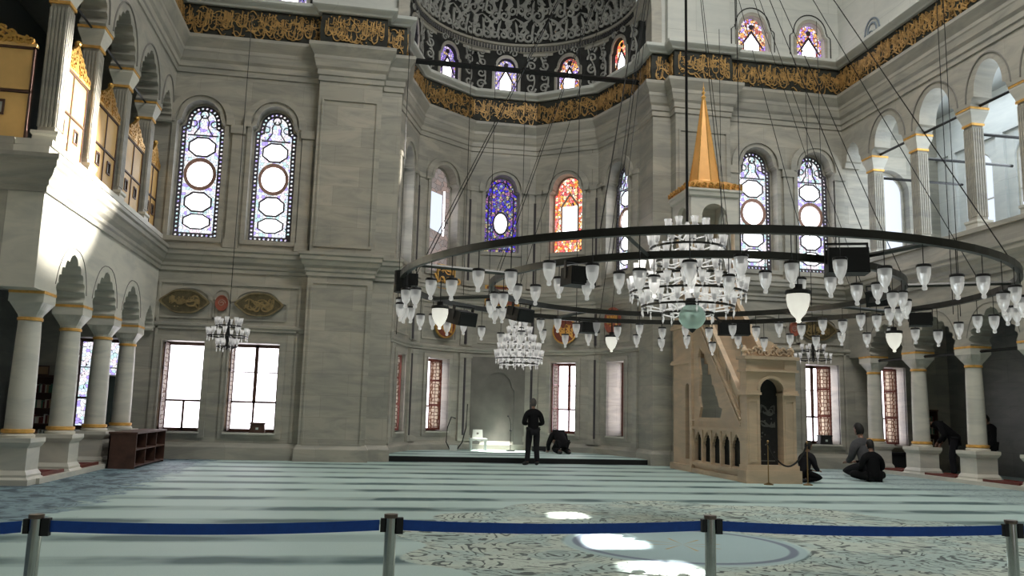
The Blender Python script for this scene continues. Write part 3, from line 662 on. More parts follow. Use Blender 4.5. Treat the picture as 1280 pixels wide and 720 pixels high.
for (a, b), l, g_ in zip(upw, ('small stained window at the top edge, in the left corner', 'small stained window at the top edge, above the left pier side', 'small stained window on the ledge, above the pulpit side', 'small stained window on the ledge, in the right corner'), (ST_DB, ST_DB, ST_D, ST_D)):
    small_window(UF, a, b, 13.78, 14.6, l, g_)
# drum of the apse with windows
mbw = []
for k, (M, hw) in enumerate(faces):
    wall('wall_drum_%s' % ('far_left', 'left', 'centre', 'right', 'far_right')[k], M, [(-hw, 13.6), (hw, 13.6), (hw, 15.9), (-hw, 15.9)], [arch(-.46, .46, 13.75, 14.65, 'cusp')], .4, DSTUC, 'dark carved drum wall above the niche')
    small_window(M, -.46, .46, 13.75, 14.65, ('small arched stained window, leftmost under the half dome', 'small arched pink-white window under the half dome, above the pink window', 'small arched violet window under the middle of the half dome', 'small arched amber window under the half dome', 'small arched orange window at the right end of the half dome')[k], (ST_DB, ST_DB, ST_DB, ST_D, ST_R)[k], False)
sc = MB()
for k, (M, hw) in enumerate(faces):
    sc.M = M
    for s in (-1, 1):
        x = s * (hw - .30)
        for j, z in enumerate((14.0, 14.45, 14.9, 15.3)):
            sc.ribbon(scrollpts(x + s * .02, z, .19, j * 1.7, 1.3, s if j % 2 else -s, 16), lambda t: .075 * (1 - .5 * t), -.06, .0)
        sc.ribbon([(x + .15 * sin(t * 5), 13.8 + 1.6 * t) for t in [i / 12 for i in range(13)]], .05, -.05, 0)
    sc.ribbon(scrollpts(-.28, 15.35, .16, 0, 1.2, 1), .05, -.05, 0); sc.ribbon(scrollpts(.28, 15.35, .16, pi, 1.2, -1), .05, -.05, 0)
struct(sc.build('trim_15', GSTUC), 'grey scroll relief between the small arched windows')
circ = [(CX - 3.98, 25.0)] + [(CX + 3.98 * cos(pi - pi * i / 30), 26.3 + 3.98 * sin(pi * i / 30)) for i in range(31)] + [(CX + 3.98, 25.0)]
dc = [(-.3, 0), (.02, 0), (.02, .10), (.08, .14), (.08, .34), (.14, .36), (.16, .44), (-.3, .46)]
struct(MB().sweep(prof(15.3, dc), circ).build('trim_16', MTRIM), 'curved cornice at the foot of the half dome')
dn = MB()
for i in range(1, 100):
    a = pi - pi * i / 100; x, y = CX + 3.88 * cos(a), 26.3 + 3.88 * sin(a); dn.box(x - .035, x + .035, y - .035, y + .035, 15.46, 15.62)
struct(dn.build('trim_17', BLK), 'row of dark dentils on the dome cornice')
# half dome: an open quarter sphere seen from below
RD, ZD = 3.95, 15.76
def dmap(u, d, v):                       # u azimuth arc length, v elevation arc length, d inward
    r = RD - d; a = pi - u / RD; e = min(v / RD, 1.5); return (CX + r * cos(e) * cos(a), 26.3 + r * cos(e) * sin(a), ZD + r * sin(e))
vs = []; fs = []; nu, nv = 40, 14
for j in range(nv + 1):
    for i in range(nu + 1): vs.append(dmap(pi * RD * i / nu, 0, 1.5 * RD * j / nv))
for j in range(nv):
    for i in range(nu): a = j * (nu + 1) + i; fs.append((a, a + 1, a + nu + 2, a + nu + 1))
MBd = MB().add(vs, fs); hd = MBd.build('ceiling', DSTUC, smooth=True); struct(hd, 'dark half dome over the prayer niche')
rl = MB(); Rr = random.Random(5)
tot = pi * RD; nmot = 18
for m_ in range(nmot):
    u0 = tot * (m_ + .5) / nmot; fl_ = 1 if m_ % 2 else -1
    for row in range(5):
        shr = cos(min(1.3, (row * .82) / RD)); v0 = .40 + row * .82 + (.22 if m_ % 2 and row else 0)
        if row > 2 and m_ % 2: continue
        F = lambda x, y, z, u0=u0, v0=v0, shr=shr: dmap(u0 + x / shr, -y, v0 + z)
        rl_r = Rr.uniform(.17, .25); tilt = Rr.uniform(-.12, .12)
        for s in (-1, 1):
            rr_ = rl_r * Rr.uniform(.8, 1.1); a_ = pi / 2 + Rr.uniform(-.5, .5); zz_ = Rr.uniform(-.16, -.04)
            rl.ribbon(scrollpts(s * .18, zz_, rr_, a_, 1.35, -s, 14), lambda t: .12 * (1 - .65 * t), -.08, 0, F)
            rl.ribbon([(s * .18 * (1 - t) + s * .26 * sin(pi * t) + tilt * t, .08 + .55 * t) for t in [i / 7 for i in range(8)]], lambda t: .13 * sin(pi * (.15 + .8 * t)), -.08, 0, F)
            rl.ribbon(scrollpts(s * .24 + tilt, .42, .11, Rr.uniform(0, 6), 1.1, s, 10), lambda t: .07 * (1 - .5 * t), -.08, 0, F)
            for q_ in range(3): aa = a_ + q_ * .9; rl.ribbon([(s * .18 + rr_ * cos(aa), zz_ + rr_ * sin(aa)), (s * .18 + (rr_ + .09) * cos(aa + .3), zz_ + (rr_ + .09) * sin(aa + .3))], .05, -.06, 0, F)
        rl.ribbon([(0, -.30), (fl_ * .05, .0), (0, .34), (-fl_ * .05, .5)], lambda t: .11 * sin(pi * t * .9 + .2), -.07, 0, F)
rl.build('scroll_relief', GSTUC, hd)['label'] = 'carved grey acanthus scrolls'
# archivolt of the half dome
mb = MB(); mb.plate([(CX + 4.35 * cos(pi - pi * i / 28), zc + 4.35 * sin(pi * i / 28)) for i in range(29)] + [(CX + 4.0 * cos(pi * i / 28), zc + 4.0 * sin(pi * i / 28)) for i in range(29)], [], 24.80, 25.4)
mb.box(CX - 4.35, CX - 4.0, 24.80, 25.4, 13.7, zc); mb.box(CX + 4.0, CX + 4.35, 24.80, 25.4, 13.7, zc)
struct(mb.build('trim_18', MTRIM), 'stone arch framing the half dome')
mb = MB()
for x0, x1 in ((-2.0, .2), (9.3, 11.5)): mb.box(x0, x1, 24.7, 25.0, 13.7, 22)
struct(mb.build('trim_19', MUP), 'flat pilaster strips above the ledge')
# thin painted outlines on upper walls
mb = MB(frame(0, 24.94, 0))
for x0, x1 in ((-2.3, -2.22), (11.8, 11.83)): mb.box(x0, x1, -.02, 0, 13.9, 22)
struct(mb.build('trim_20', BLK))

# ---------------- arcades left and right
def arcade(side):
    L = side < 0; X = XL if L else XR
    # frame: local x along wall to viewer's right, depth away from hall
    M = frame(X, 0, -pi / 2) if L else frame(X, 0, pi / 2)
    # left: local x = +Y ; right: local x = -Y
    sgn = 1 if L else -1
    ycol = [16.9, 19.1, 21.35, 23.5] if L else [23.95, 21.78, 19.55, 17.35, 15.2]
    y_start, y_end = (16.1, YB) if L else (15.0, YB)
    u = sorted([sgn * y for y in ycol]); lo, hi = sorted((sgn * y_start, sgn * y_end)); half = .30
    def bays(cols, a, b):
        e = [a] + cols + [b]; out = []
        for i in range(len(e) - 1):
            p = e[i] + (half if i > 0 else 0); q = e[i + 1] - (half if i < len(e) - 2 else 0)
            if i == len(e) - 2 and L: q = e[i + 1] - .15
            if i == 0 and not L: p = e[0] + .15
            if q - p > .6: out.append((p, q))
        return out
    low_ = [arch(p, q, 3.55, 3.62, 'scallop', h=.80 if q - p > 1 else .5) for p, q in bays(u, lo, hi)]
    # lower wall between z 3.55 and 6.1; openings reach its lower edge -> build as comb outline
    def comb(z0, z1, bs, zs, hh, kind):
        o = [(lo, z0)]
        for p, q in bs:
            a = arch(p, q, z0, zs, kind, h=hh if q - p > 1.2 else hh * .7)[2:]; o += [(p, z0)] + a[::-1] + [(q, z0)]
        o += [(hi, z0), (hi, z1), (lo, z1)]
        r = []
        for p in o:
            if not r or (abs(p[0] - r[-1][0]) + abs(p[1] - r[-1][1])) > 1e-4: r.append(p)
        return r
    nm = 'left' if L else 'right'
    w = MB(M); w.plate(comb(3.55, 6.2, bays(u, lo, hi), 3.60, .85, 'scallop'), [], 0, .62); struct(w.build('wall_%s_arcade' % nm, MLIGHT if L else MTRIM), 'white marble arcade wall below the %s gallery' % nm)
    ucol = [16.5, 18.72, 21.0, 23.3] if L else [23.45, 21.3, 19.05, 17.15, 15.2]
    v = sorted([sgn * y for y in ucol])
    w = MB(M); w.plate(comb(9.68 if L else 9.95, 12.4, bays(v, lo, hi), 9.73 if L else 10.0, .98, 'cusp2' if 0 else 'scallop' if L else 'round2'), [], 0, .55); struct(w.build('wall_%s_gallery' % nm, MTRIM), 'marble arches of the %s gallery' % nm)
    # hood outlines
    hm = MB(M)
    for (p, q) in bays(v, lo, hi):
        c, r = (p + q) / 2, (q - p) / 2
        if r < .5: continue
        o = [(c + (r + .16) * cos(a), (9.78 if L else 10.05) + 1.12 * sin(a)) for a in [pi * i / 16 for i in range(17)]]; i_ = [(c + (r + .13) * cos(a), (9.78 if L else 10.05) + 1.09 * sin(a)) for a in [pi - pi * i / 16 for i in range(17)]]
        hm.plate(o + i_, [], -.03, 0)
    for (p, q) in bays(u, lo, hi):
        c, r = (p + q) / 2, (q - p) / 2
        if r < .5: continue
        o = [(c + (r + .12) * cos(a) ** .8 if cos(a) > 0 else c - (r + .12) * abs(cos(a)) ** .8, 3.62 + 1.0 * sin(a) ** 1.2) for a in [pi * i / 16 for i in range(1, 16)]]
        hm.ribbon(o, .016, -.012, 0)
    struct(hm.build('trim_%d' % (21 if L else 22), simple('dark_groove', (.22, .21, .19), .8)), 'dark outline grooves around the arches')
    # parapet and slab
    w = MB(M); zp = 6.33 if L else 6.62; w.box(lo + .01, hi, .02, .55, 6.2, zp - .07); w.box(lo, hi, -.04, .6, zp - .12, zp); struct(w.build('trim_%d' % (23 if L else 24), MLIGHT if L else MTRIM), 'gallery parapet')
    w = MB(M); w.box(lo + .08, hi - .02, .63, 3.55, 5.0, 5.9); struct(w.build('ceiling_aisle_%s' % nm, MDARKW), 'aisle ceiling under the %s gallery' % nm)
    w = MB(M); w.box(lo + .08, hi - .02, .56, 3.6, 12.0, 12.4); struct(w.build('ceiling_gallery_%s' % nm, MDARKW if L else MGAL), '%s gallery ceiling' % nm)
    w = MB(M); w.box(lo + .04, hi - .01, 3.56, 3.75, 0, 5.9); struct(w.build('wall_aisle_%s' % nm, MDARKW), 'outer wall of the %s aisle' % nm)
    return M, u, v, lo, hi, bays(v, lo, hi)
_arch = arch
def arch(x0, x1, z0, zs, kind='round', n=16, h=None):
    if kind == 'round2':
        w = (x1 - x0) / 2; c = (x0 + x1) / 2; hh = h or w; r = w * .78
        return [(x0, z0), (x1, z0), (x1, zs), (c + w * .92, zs + .12), (c + r, zs + .16)] + [(c + r * cos(a), zs + .2 + (hh - .2) * sin(a)) for a in [pi * i / n for i in range(n + 1)]] + [(c - r, zs + .16), (c - w * .92, zs + .12), (x0, zs)]
    return _arch(x0, x1, z0, zs, kind, n, h)
ML, uL, vL, loL, hiL, bL = arcade(-1)
MR, uR, vR, loR, hiR, bR = arcade(1)
# left gallery corner: front turning away to the left
FL = frame(0, 16.1, 0)
o = [(-9.6, 3.55), (-9.2, 3.55)] + arch(-9.2, -6.8, 3.55, 3.6, 'scallop', h=.9)[2:][::-1] + [(-6.8, 3.55)] + [(-6.625, 3.55), (-6.625, 6.34), (-9.6, 6.34)]
r_ = []
for p in o:
    if not r_ or (abs(p[0] - r_[-1][0]) + abs(p[1] - r_[-1][1])) > 1e-4: r_.append(p)
w = MB(FL); w.plate(r_, [], 0, .6); struct(w.build('wall_left_front', MTRIM), 'gallery front turning away at the left corner')
w = MB(FL); w.box(-9.6, -6.57, 0, .5, 10.9, 12.4); struct(w.build('trim_25', MTRIM))
# gallery outer walls
w = MB(ML); w.box(loL + .04, hiL - .01, 3.61, 3.8, 5.9, 12.4); struct(w.build('wall_gallery_outer_left', simple('dim_grey_plaster', (.12, .135, .135), .9)), 'dim outer wall of the left gallery')  # unlit gallery's shade put into this darker plaster colour
holes = []
for k in range(4): c = -22.9 + 2.15 * k; holes.append(arch(c - .6, c + .6, 7.4, 9.6, 'round'))
w = MB(MR); w.plate([(loR, 5.9), (hiR, 5.9), (hiR, 12.4), (loR, 12.4)], holes, 3.6, 3.8); struct(w.build('wall_gallery_outer_right', MGAL), 'white outer wall of the right gallery')
for k in range(4):
    c = -22.9 + 2.15 * k; W = window(MR @ Matrix.Translation((c, 3.6, 7.4)), 'bright arched window in the right gallery wall, number %s from the corner' % ('one', 'two', 'three', 'four')[k])
    MB().plate(arch(-.56, .56, .04, 2.2, 'round'), [], .12, .14).build('glass_pane', DAYM, W); q = MB(); ring_(q, arch(-.6, .6, 0, 2.2), arch(-.54, .54, .06, 2.2), .06, .12); q.box(-.02, .02, .08, .12, 0, 2.7); q.box(-.6, .6, .08, .12, 1.2, 1.24); q.build('frame', MLIGHT, W)
# mouldings inside right gallery
w = MB(MR); w.box(loR, hiR, 3.5, 3.6, 10.5, 10.62); w.box(loR, hiR, 3.52, 3.6, 6.8, 6.95)
for k in range(5): c = -23.98 + 2.15 * k; w.box(c - .15, c + .15, 3.5, 3.6, 6.9, 10.5)
struct(w.build('trim_26', MGAL), 'pilasters of the right gallery outer wall')

# columns
def slim_(c, k):
    for o in list(C.objects):
        if o.parent == c:
            for v in o.data.vertices: v.co.x *= k; v.co.y *= k
def column(name, x, y, label, group, light):
    m = MTRIM
    c = empty(name, (x, y, 0), label=label, cat='column', group=group)
    p = MB(); p.sqlathe(0, 0, [(.50, 0), (.50, .10), (.44, .14), (.44, .18), (.41, .22), (.38, .26), (.38, .66), (.42, .70), (.46, .76), (.46, .84)]); p.build('pedestal', light, c)
    MB().lathe([(.001, .84), (.36, .84), (.37, .88), (.33, .91), (.30, .93), (.001, .93)], n=24).build('base_torus', light, c, True)
    MB().lathe([(.30, .92), (.345, .93), (.345, .99), (.30, 1.0)], n=24).build('lower_gilt_ring', GOLDP, c, True)
    MB().lathe([(.29, .98), (.285, 1.6), (.262, 2.6), (.245, 3.02)], n=24).build('shaft', light, c, True)
    MB().lathe([(.25, 3.0), (.275, 3.01), (.275, 3.06), (.25, 3.07)], n=24).build('upper_gilt_ring', GOLDP, c, True)
    cp = MB(); pr = [(.25, 3.06), (.27, 3.12), (.33, 3.20), (.40, 3.34)]
    n = 24
    for (r0, z0), (r1, z1) in zip(pr, pr[1:]):
        vs = []
        for r, z in ((r0, z0), (r1, z1)):
            k = (z - 3.06) / .28
            for i in range(n):
                a = 2 * pi * i / n; q = max(abs(cos(a)), abs(sin(a))); rr = r * ((1 - k) + k / q * .92); vs.append((rr * cos(a), rr * sin(a), z))
        cp.add(vs, [(i, (i + 1) % n, n + (i + 1) % n, n + i) for i in range(n)])
    cp.box(-.38, .38, -.38, .38, 3.34, 3.50); cp.build('capital', light, c)
    MB().box(-.39, .39, -.39, .39, 3.50, 3.555).build('gilt_abacus', GOLDP, c)
    slim_(c, .80); return c
names = ['first (nearest) column of the left arcade, at the left edge', 'second column of the left arcade, in front of the book shelves', 'third column of the left arcade, behind the low shoe rack', 'last column of the left arcade, close to the back wall']
c0 = None
for i, y in enumerate((16.9, 19.1, 21.35, 23.5)):
    lb_ = 'round marble column with gilt rings, ' + names[i]
    lb_ = ['round marble column with gilt rings at the left edge, nearest of the left arcade', 'round marble column with gilt rings in front of the tall bookcase', 'round marble column with gilt rings standing behind the low shoe rack', 'round marble column with gilt rings beside the back wall, farthest of the left arcade'][i]
    if c0 is None: c0 = column('arcade_column', XL - .30, y, lb_, 'columns of the left arcade', MLIGHT)
    else: copy_tree(c0, None, lb_, (XL - .30, y, 0))
c1 = None
for i, y in enumerate((23.95, 21.78, 19.55, 17.35)):
    lb_ = ['round marble column nearest the right corner, behind the seated men', 'round marble column between the seated men and the stooping man', 'round marble column between the stooping man and the standing dark figure', 'round marble column at the right edge of the picture'][i]
    k = copy_tree(c0, None, lb_, (XR + .30, y, 0)); k['group'] = 'columns of the right arcade'
# curbs and red steps between pedestals
for s, X, ys in ((-1, XL - .30, (16.9, 19.1, 21.35, 23.5)), (1, XR + .30, (23.95, 21.78, 19.55, 17.35, 15.2))):
    e = MB().box(X - s * .40 - .06, X - s * .40 + .06, min(ys), max(ys), 0, .10); struct(e.build('trim_%d' % (27 if s < 0 else 28), MLIGHT), 'low marble kerb between the column pedestals')
    ys = sorted(ys)
    for i in range(len(ys) - 1):
        a, b = ys[i] + .5, ys[i + 1] - .5
        t = empty('aisle_runner', (X, (a + b) / 2, 0), label='%s dark red carpeted step between two %s arcade pedestals, %s' % ('low', 'left' if s < 0 else 'right', ('nearest gap', 'second gap', 'third gap', 'farthest gap')[i]), cat='step', group='red steps between the pedestals')
        h = (b - a) / 2
        MB().box(-.3, .3, -h, h, 0, .14).build('tread', REDC, t); q = MB(); q.box(-.32, -.28, -h, h, 0, .16); q.box(.28, .32, -h, h, 0, .16); q.build('wooden_edge', WOODR, t)

# upper gallery pilasters
def slim(c, k):
    for o in list(C.objects):
        if o.parent == c:
            for v in o.data.vertices: v.co.x *= k; v.co.y *= k
def pilaster(name, M, label, group):
    c = empty(name, M, label=label, cat='pilaster', group=group)
    MB().sqlathe(0, 0, [(.36, 0), (.36, .10), (.30, .14), (.30, .42), (.34, .46), (.34, .52)]).build('pedestal', MLIGHT, c)
    s = MB(); s.box(-.22, .22, -.22, .22, .52, 3.15)
    for a in range(4):
        s.M = Matrix.Rotation(a * pi / 2, 4, 'Z')
        for x in (-.19, -.095, 0, .095, .19): s.box(x - .028, x + .028, -.25, -.21, .62, 3.05)
    s.M = None; s.build('fluted_shaft', MTRIM, c)
    MB().box(-.27, .27, -.27, .27, 3.12, 3.18).build('gilt_ring', GOLDP, c)
    MB().sqlathe(0, 0, [(.25, 3.18), (.27, 3.25), (.38, 3.48), (.38, 3.54)]).build('capital', MLIGHT, c)
    MB().box(-.40, .40, -.40, .40, 3.54, 3.60).build('gilt_abacus', GOLDP, c); slim(c, .72); return c
p0 = None
Llab = ['fluted square gallery pillar at the left corner, brightly sunlit', 'fluted square gallery pillar, second from the left corner', 'fluted square gallery pillar, third from the left corner', 'fluted square gallery pillar closest to the stained windows on the left']
Rlab = ['fluted square gallery pillar closest to the right corner windows', 'fluted square gallery pillar, second from the right corner', 'fluted square gallery pillar, third from the right corner', 'wide fluted gallery pillar at the right edge']
for i, y in enumerate((16.45, 18.72, 21.0, 23.3)):
    if p0 is None: p0 = pilaster('gallery_pillar', Matrix.Translation((XL - .25, y + .22, 6.08)), Llab[i], 'fluted pillars of the left gallery')
    else: copy_tree(p0, None, Llab[i], (XL - .3, y, 6.08))
for i, y in enumerate((23.45, 21.3, 19.05, 17.15)):
    k = copy_tree(p0, None, Rlab[i], (XR + .3, y, 6.35)); k['group'] = 'fluted pillars of the right gallery'

# wooden screens with gilded crests in the left gallery
def crest(parent, w, h, seed):
    g = MB(); R = random.Random(seed)
    prof_ = lambda x: h * (.30 + .70 * max(0, 1 - abs(x) / (w * .42)) ** .8) if abs(x) < w * .42 else h * .30
    for s in (-1, 1):
        for j in range(6):
            x = s * w * (.05 + .085 * j); H = prof_(x)
            nrow = max(1, int(H / .16))
            for q in range(nrow):
                z = .07 + (H - .1) * q / nrow; g.ribbon(scrollpts(x, z, .10, R.random() * 6, 1.2, s, 10), lambda t: .05 * (1 - .4 * t), -.05 - .02 * R.random(), .03)
        g.ribbon([(s * w * .46 * (1 - t), h * (.16 + .75 * t ** 1.6)) for t in [i / 8 for i in range(9)]], .05, -.06, .02)
    g.ribbon([(0, 0), (0, h * .6), (0, h * 1.0)], lambda t: .16 * (1 - t * .7), -.06, .03); g.ball((0, -.02, h * .98), .07, 6); g.box(-w / 2, w / 2, -.04, .02, 0, .07)
    g.build('gilded_crest', GOLD, parent)
def screen(M, w, label, h=1.85):
    r = empty('gallery_screen', M, label=label, cat='screen', group='honey wood screens of the left gallery')
    f = MB(); hw = w / 2
    f.box(-hw, hw, -.03, .05, 0, .05); f.box(-hw, hw, -.03, .05, h - .04, h + .01); f.box(-hw, hw, -.03, .05, h * .52 - .02, h * .52 + .02)
    for x in (-hw + .02, 0, hw - .02): f.box(x - .02, x + .02, -.03, .05, 0, h)
    f.build('frame', WOODD, r)
    for i, (x0, x1) in enumerate(((-hw + .04, -.02), (.02, hw - .04))):
        MB().box(x0, x1, -.01, .03, h * .54, h - .05).build('upper_panel', WOODS, r)
        a, b = (x0 + x1) / 2 - .09, (x0 + x1) / 2 + .09; z0, z1 = h * .28, h * .28 + .22
        q = MB(); ring_(q, [(x0, .06), (x1, .06), (x1, h * .5), (x0, h * .5)], [(a, z0), (b, z0), (b, z1), (a, z1)], -.01, .03); pn = q.build('lower_panel', WOODS, r)
        q = MB(); ring_(q, [(a - .04, z0 - .04), (b + .04, z0 - .04), (b + .04, z1 + .04), (a - .04, z1 + .04)], [(a, z0), (b, z0), (b, z1), (a, z1)], -.03, .04); q.build('peephole_frame', WOODD, pn)
        MB().box(a, b, .01, .02, z0, z1).build('peephole_glass', WHITEP, pn)
    cr = MB(); cr.box(-hw - .02, hw + .02, -.05, .06, h, h + .06); cr.build('top_rail', WOODS, r)
    e = empty('crest_base', None); bpy.data.objects.remove(e)
    g0 = len(bpy.data.objects); crest(r, w * .95, .62, 3); 
    for o in bpy.data.objects:
        if o.parent == r and o.name.startswith('gilded_crest'): o.location = (0, 0, h + .06)
    return r
for i, (y0, y1) in enumerate(((16.75, 18.42), (19.02, 20.7), (21.3, 23.0), (23.55, 24.7))):
    screen(frame(XL - .25, (y0 + y1) / 2, -pi / 2, 6.34), y1 - y0, ['honey wood screen with gilded crest right after the sunlit corner pillar', 'honey wood screen with gilded crest in the second bay of the left gallery', 'honey wood screen with gilded crest in the third bay of the left gallery', 'narrow honey wood screen nearest the back wall in the left gallery'][i])
screen(frame(-7.62, 16.35, 0, 6.34), 2.2, 'large honey wood screen facing the viewer at the top left corner')
# tie rods
def rod(p, q, label, r=.045, grp='black iron tie rods of the right gallery'):
    c = (Vector(p) + Vector(q)) / 2; o = MB().tube([Vector(p) - c, Vector(q) - c], r, 4).build('tie_rod', BLK); o.location = c; tag(o, label, 'tie rod', grp); return o
ry = [24.6, 23.45, 21.3, 19.05, 17.15]
for i in range(1, 4): rod((XR + .3, ry[i] - .3, 9.98), (XR + .3, ry[i + 1] + .3, 9.98), 'black iron tie rod across the %s open arch of the right gallery' % ('first', 'second', 'third')[i - 1])
for i in range(1, 5): rod((XR + .5, ry[i], 9.3), (19.0, ry[i], 9.3), 'black iron tie rod running back over the right gallery from %s' % ('the corner pillar', 'the second pillar', 'the third pillar', 'the right edge pillar')[i - 1])
ly = [16.45, 18.72, 21.0, 23.3]
for i in range(3): rod((XL - .3, ly[i] + .4, 9.62), (XL - .3, ly[i + 1] - .3, 9.62), 'black iron tie rod across the %s arch of the left gallery' % ('first', 'second', 'third')[i], .03, 'black iron tie rods of the left gallery')
for i, (ya, yb) in enumerate(((23.7, 22.03), (21.53, 19.8), (19.3, 17.6))): rod((XR + .3, ya, 3.42), (XR + .3, yb, 3.42), 'black iron tie rod at capital height across the %s gap of the right arcade' % ('farthest', 'middle', 'nearest')[i], .04, 'tie rods of the right arcade')
rod((CX - 4.1, 26.2, 12.95), (CX + 4.1, 26.2, 12.95), 'long black iron bar across the opening of the niche, below the half dome', .10, 'niche bar')
# ================================================================== furniture and fittings
# upper side walls (above the ledge) and unseen roof added as sun block, holes cut for floor patches
for s, X in ((-1, XL), (1, XR)):
    w = MB(frame(X, 0, s * pi / 2)); u0, u1 = (15.0, 24.95) if s < 0 else (-24.95, -13.0); w.box(u0, u1, .1, .5, 13.6, 22); struct(w.build('wall_%s_upper' % ('left' if s < 0 else 'right'), MUP), 'pale wall above the %s gallery' % ('left' if s < 0 else 'right'))
w = MB(frame(XR, 23.0, pi / 2)); o = arch(-.5, .5, 13.72, 14.0, 'cusp'); ring_(w, o, inset(o, .05), .07, .1); ring_(w, inset(o, .14), inset(o, .20), .07, .1); w.ribbon(scrollpts(-.1, 14.0, .14, 0, 1), .03, .07, .1); w.ribbon(scrollpts(.12, 14.0, .14, 3, 1), .03, .07, .1)
struct(w.build('trim_29', simple('painted_ornament', (.20, .24, .28), .8)), 'painted blind window on the upper right wall')
TE = math.tan(radians(65)); SH = Vector((-.43, -.903)).normalized()
def rh(x, y, z): k = (22 - z) / TE; return (x - SH.x * k, y - SH.y * k)
holes = []
for x, y, a, b in ((3.15, 12.75, .30, .42), (3.1, 10.25, .40, .62), (3.05, 8.35, .45, .55)):
    c = rh(x, y, 0); holes.append([(c[0] - a, c[1] - b), (c[0] + a * .6, c[1] - b), (c[0] + a, c[1] - b * .2), (c[0] + a * .9, c[1] + b), (c[0] - a * .6, c[1] + b * .9)])
rf = MB(); rf.plate([(-9.8, -3), (19.6, -3), (19.6, 31), (-9.8, 31)], holes, 0, .3); rf.v = [(x, z, 22 + y) for x, y, z in rf.v]
struct(rf.build('ceiling_sun_block', MUP), 'unseen flat roof added to block the sun except at the floor patches')

w = MB(); w.plate([(-9.8, 0), (19.6, 0), (19.6, 22), (-9.8, 22)], [[(3.0, 0.0 + .01), (6.4, .01), (6.4, 5.2), (3.0, 5.2)]] + [arch(c - 1.0, c + 1.0, 7, 10.5, 'round') for c in (-5, 0, 9.5, 14.5)], -2.6, -2.0); struct(w.build('wall_front', MARB), 'unseen entrance wall behind the viewer, added for reflections and less fill light')  # added behind the camera to give reflections contrast and cut fill
for s, X in ((-1, -9.8), (1, 19.4)): struct(MB().box(X, X + .2, -2, 15.0 if s > 0 else 16.0, 0, 22).build('wall_side_%s' % ('left' if s < 0 else 'right'), MARB), 'side wall beyond the picture')
# shoe rack by the left arcade
t = empty('shoe_rack', (-5.5, 22.3, 0), label='low dark brown shoe rack of open shelves against the left arcade', cat='rack')
L2 = 1.45
MB().box(-.30, .30, -L2, -L2 + .04, 0, .80).build('side_panel', WOODD, t); MB().box(-.30, .30, L2 - .04, L2, 0, .80).build('side_panel', WOODD, t)
MB().box(-.32, .32, -L2 - .02, L2 + .02, .80, .84).build('top', WOODD, t); MB().box(-.30, -.27, -L2, L2, 0, .8).build('back_panel', WOODD, t)
for z in (.04, .42): MB().box(-.28, .30, -L2 + .04, L2 - .04, z, z + .035).build('shelf', WOODD, t)
for y in (-.5, .48): MB().box(-.28, .29, y, y + .035, .04, .8).build('divider', WOODD, t)

def books(x0, x1, y, z, seed, lab, grp, flat=False):
    R = random.Random(seed); x = x0; k = 0
    while x < x1 - .05:
        th = R.uniform(.03, .055); h = R.uniform(.17, .25); d = .17
        b = MB().box(0, th, -d, 0, 0, h).build('book', BOOKS[R.randrange(5)]); p = MB().box(.005, th - .005, -d - .002, -.01, h - .004, h + .001).build('pages', BOOKS[4], b)
        b.location = (x, y, z); tag(b, lab, 'book', grp); x += th + .004; k += 1
def bookcase(x, y, w, h, n, label, seed, lab, grp):
    t = empty('bookcase', (x, y, 0), label=label, cat='bookcase'); hw = w / 2
    for s in (-1, 1): MB().box(s * hw - .02, s * hw + .02, -.32, 0, 0, h).build('side_panel', WOODD, t)
    MB().box(-hw, hw, -.02, 0, 0, h).build('back_panel', WOODD, t); MB().box(-hw - .03, hw + .03, -.34, .0, h, h + .05).build('top', WOODD, t)
    st_ = (h - .1) / n
    for i in range(n):
        MB().box(-hw, hw, -.30, -.02, .06 + i * st_, .085 + i * st_).build('shelf', WOODD, t)
        if i >= 1: books(x - hw + .05, x + hw - .06, y - .06, .087 + i * st_, seed + i, lab, grp)
bookcase(-8.72, 24.72, .82, 2.15, 5, 'tall dark bookcase full of books in the dim left aisle', 3, 'small book in the tall bookcase of the left aisle', 'books in the left aisle bookcase')
bookcase(18.05, 24.72, .62, 1.9, 5, 'dark bookcase between two columns of the right arcade', 30, 'small book in the bookcase of the right aisle', 'books in the right aisle bookcase')
t = empty('wall_lectern', (-8.72, 24.6, 2.2), label='small framed sign standing on top of the tall left bookcase', cat='frame'); q = MB(); ring_(q, [(-.18, 0), (.18, 0), (.18, .26), (-.18, .26)], [(-.15, .03), (.15, .03), (.15, .23), (-.15, .23)], -.03, 0); q.build('rim', WOODD, t); MB().box(-.15, .15, -.015, -.005, .03, .23).build('sheet', BOOKS[3], t)
t.name = 'picture_frame'
t = empty('notice_board', (-6.98, 24.55, .78), label='dark green board standing before the left aisle window', cat='board'); MB().box(-.32, .32, 0, .03, 0, 1.45).build('panel', simple('dark_green_board', (.035, .05, .045), .7), t); q = MB(); ring_(q, [(-.35, -.03), (.35, -.03), (.35, 1.48), (-.35, 1.48)], [(-.32, 0), (.32, 0), (.32, 1.45), (-.32, 1.45)], -.02, .04); q.build('frame', MLIGHT, t)
t = empty('low_bench', (16.95, 24.42, 0), label='low black bench against the wall behind the seated men', cat='bench'); MB().box(-.6, .7, -.25, .25, .46, .56).build('seat', CLOTHB, t)
q = MB(); q.box(-.58, .68, -.22, .22, .04, .46); q.build('box_base', BLKP, t)
for s in (-.5, .6):
    MB().box(s - .04, s + .04, -.2, .2, 0, .05).build('foot', BLK, t)
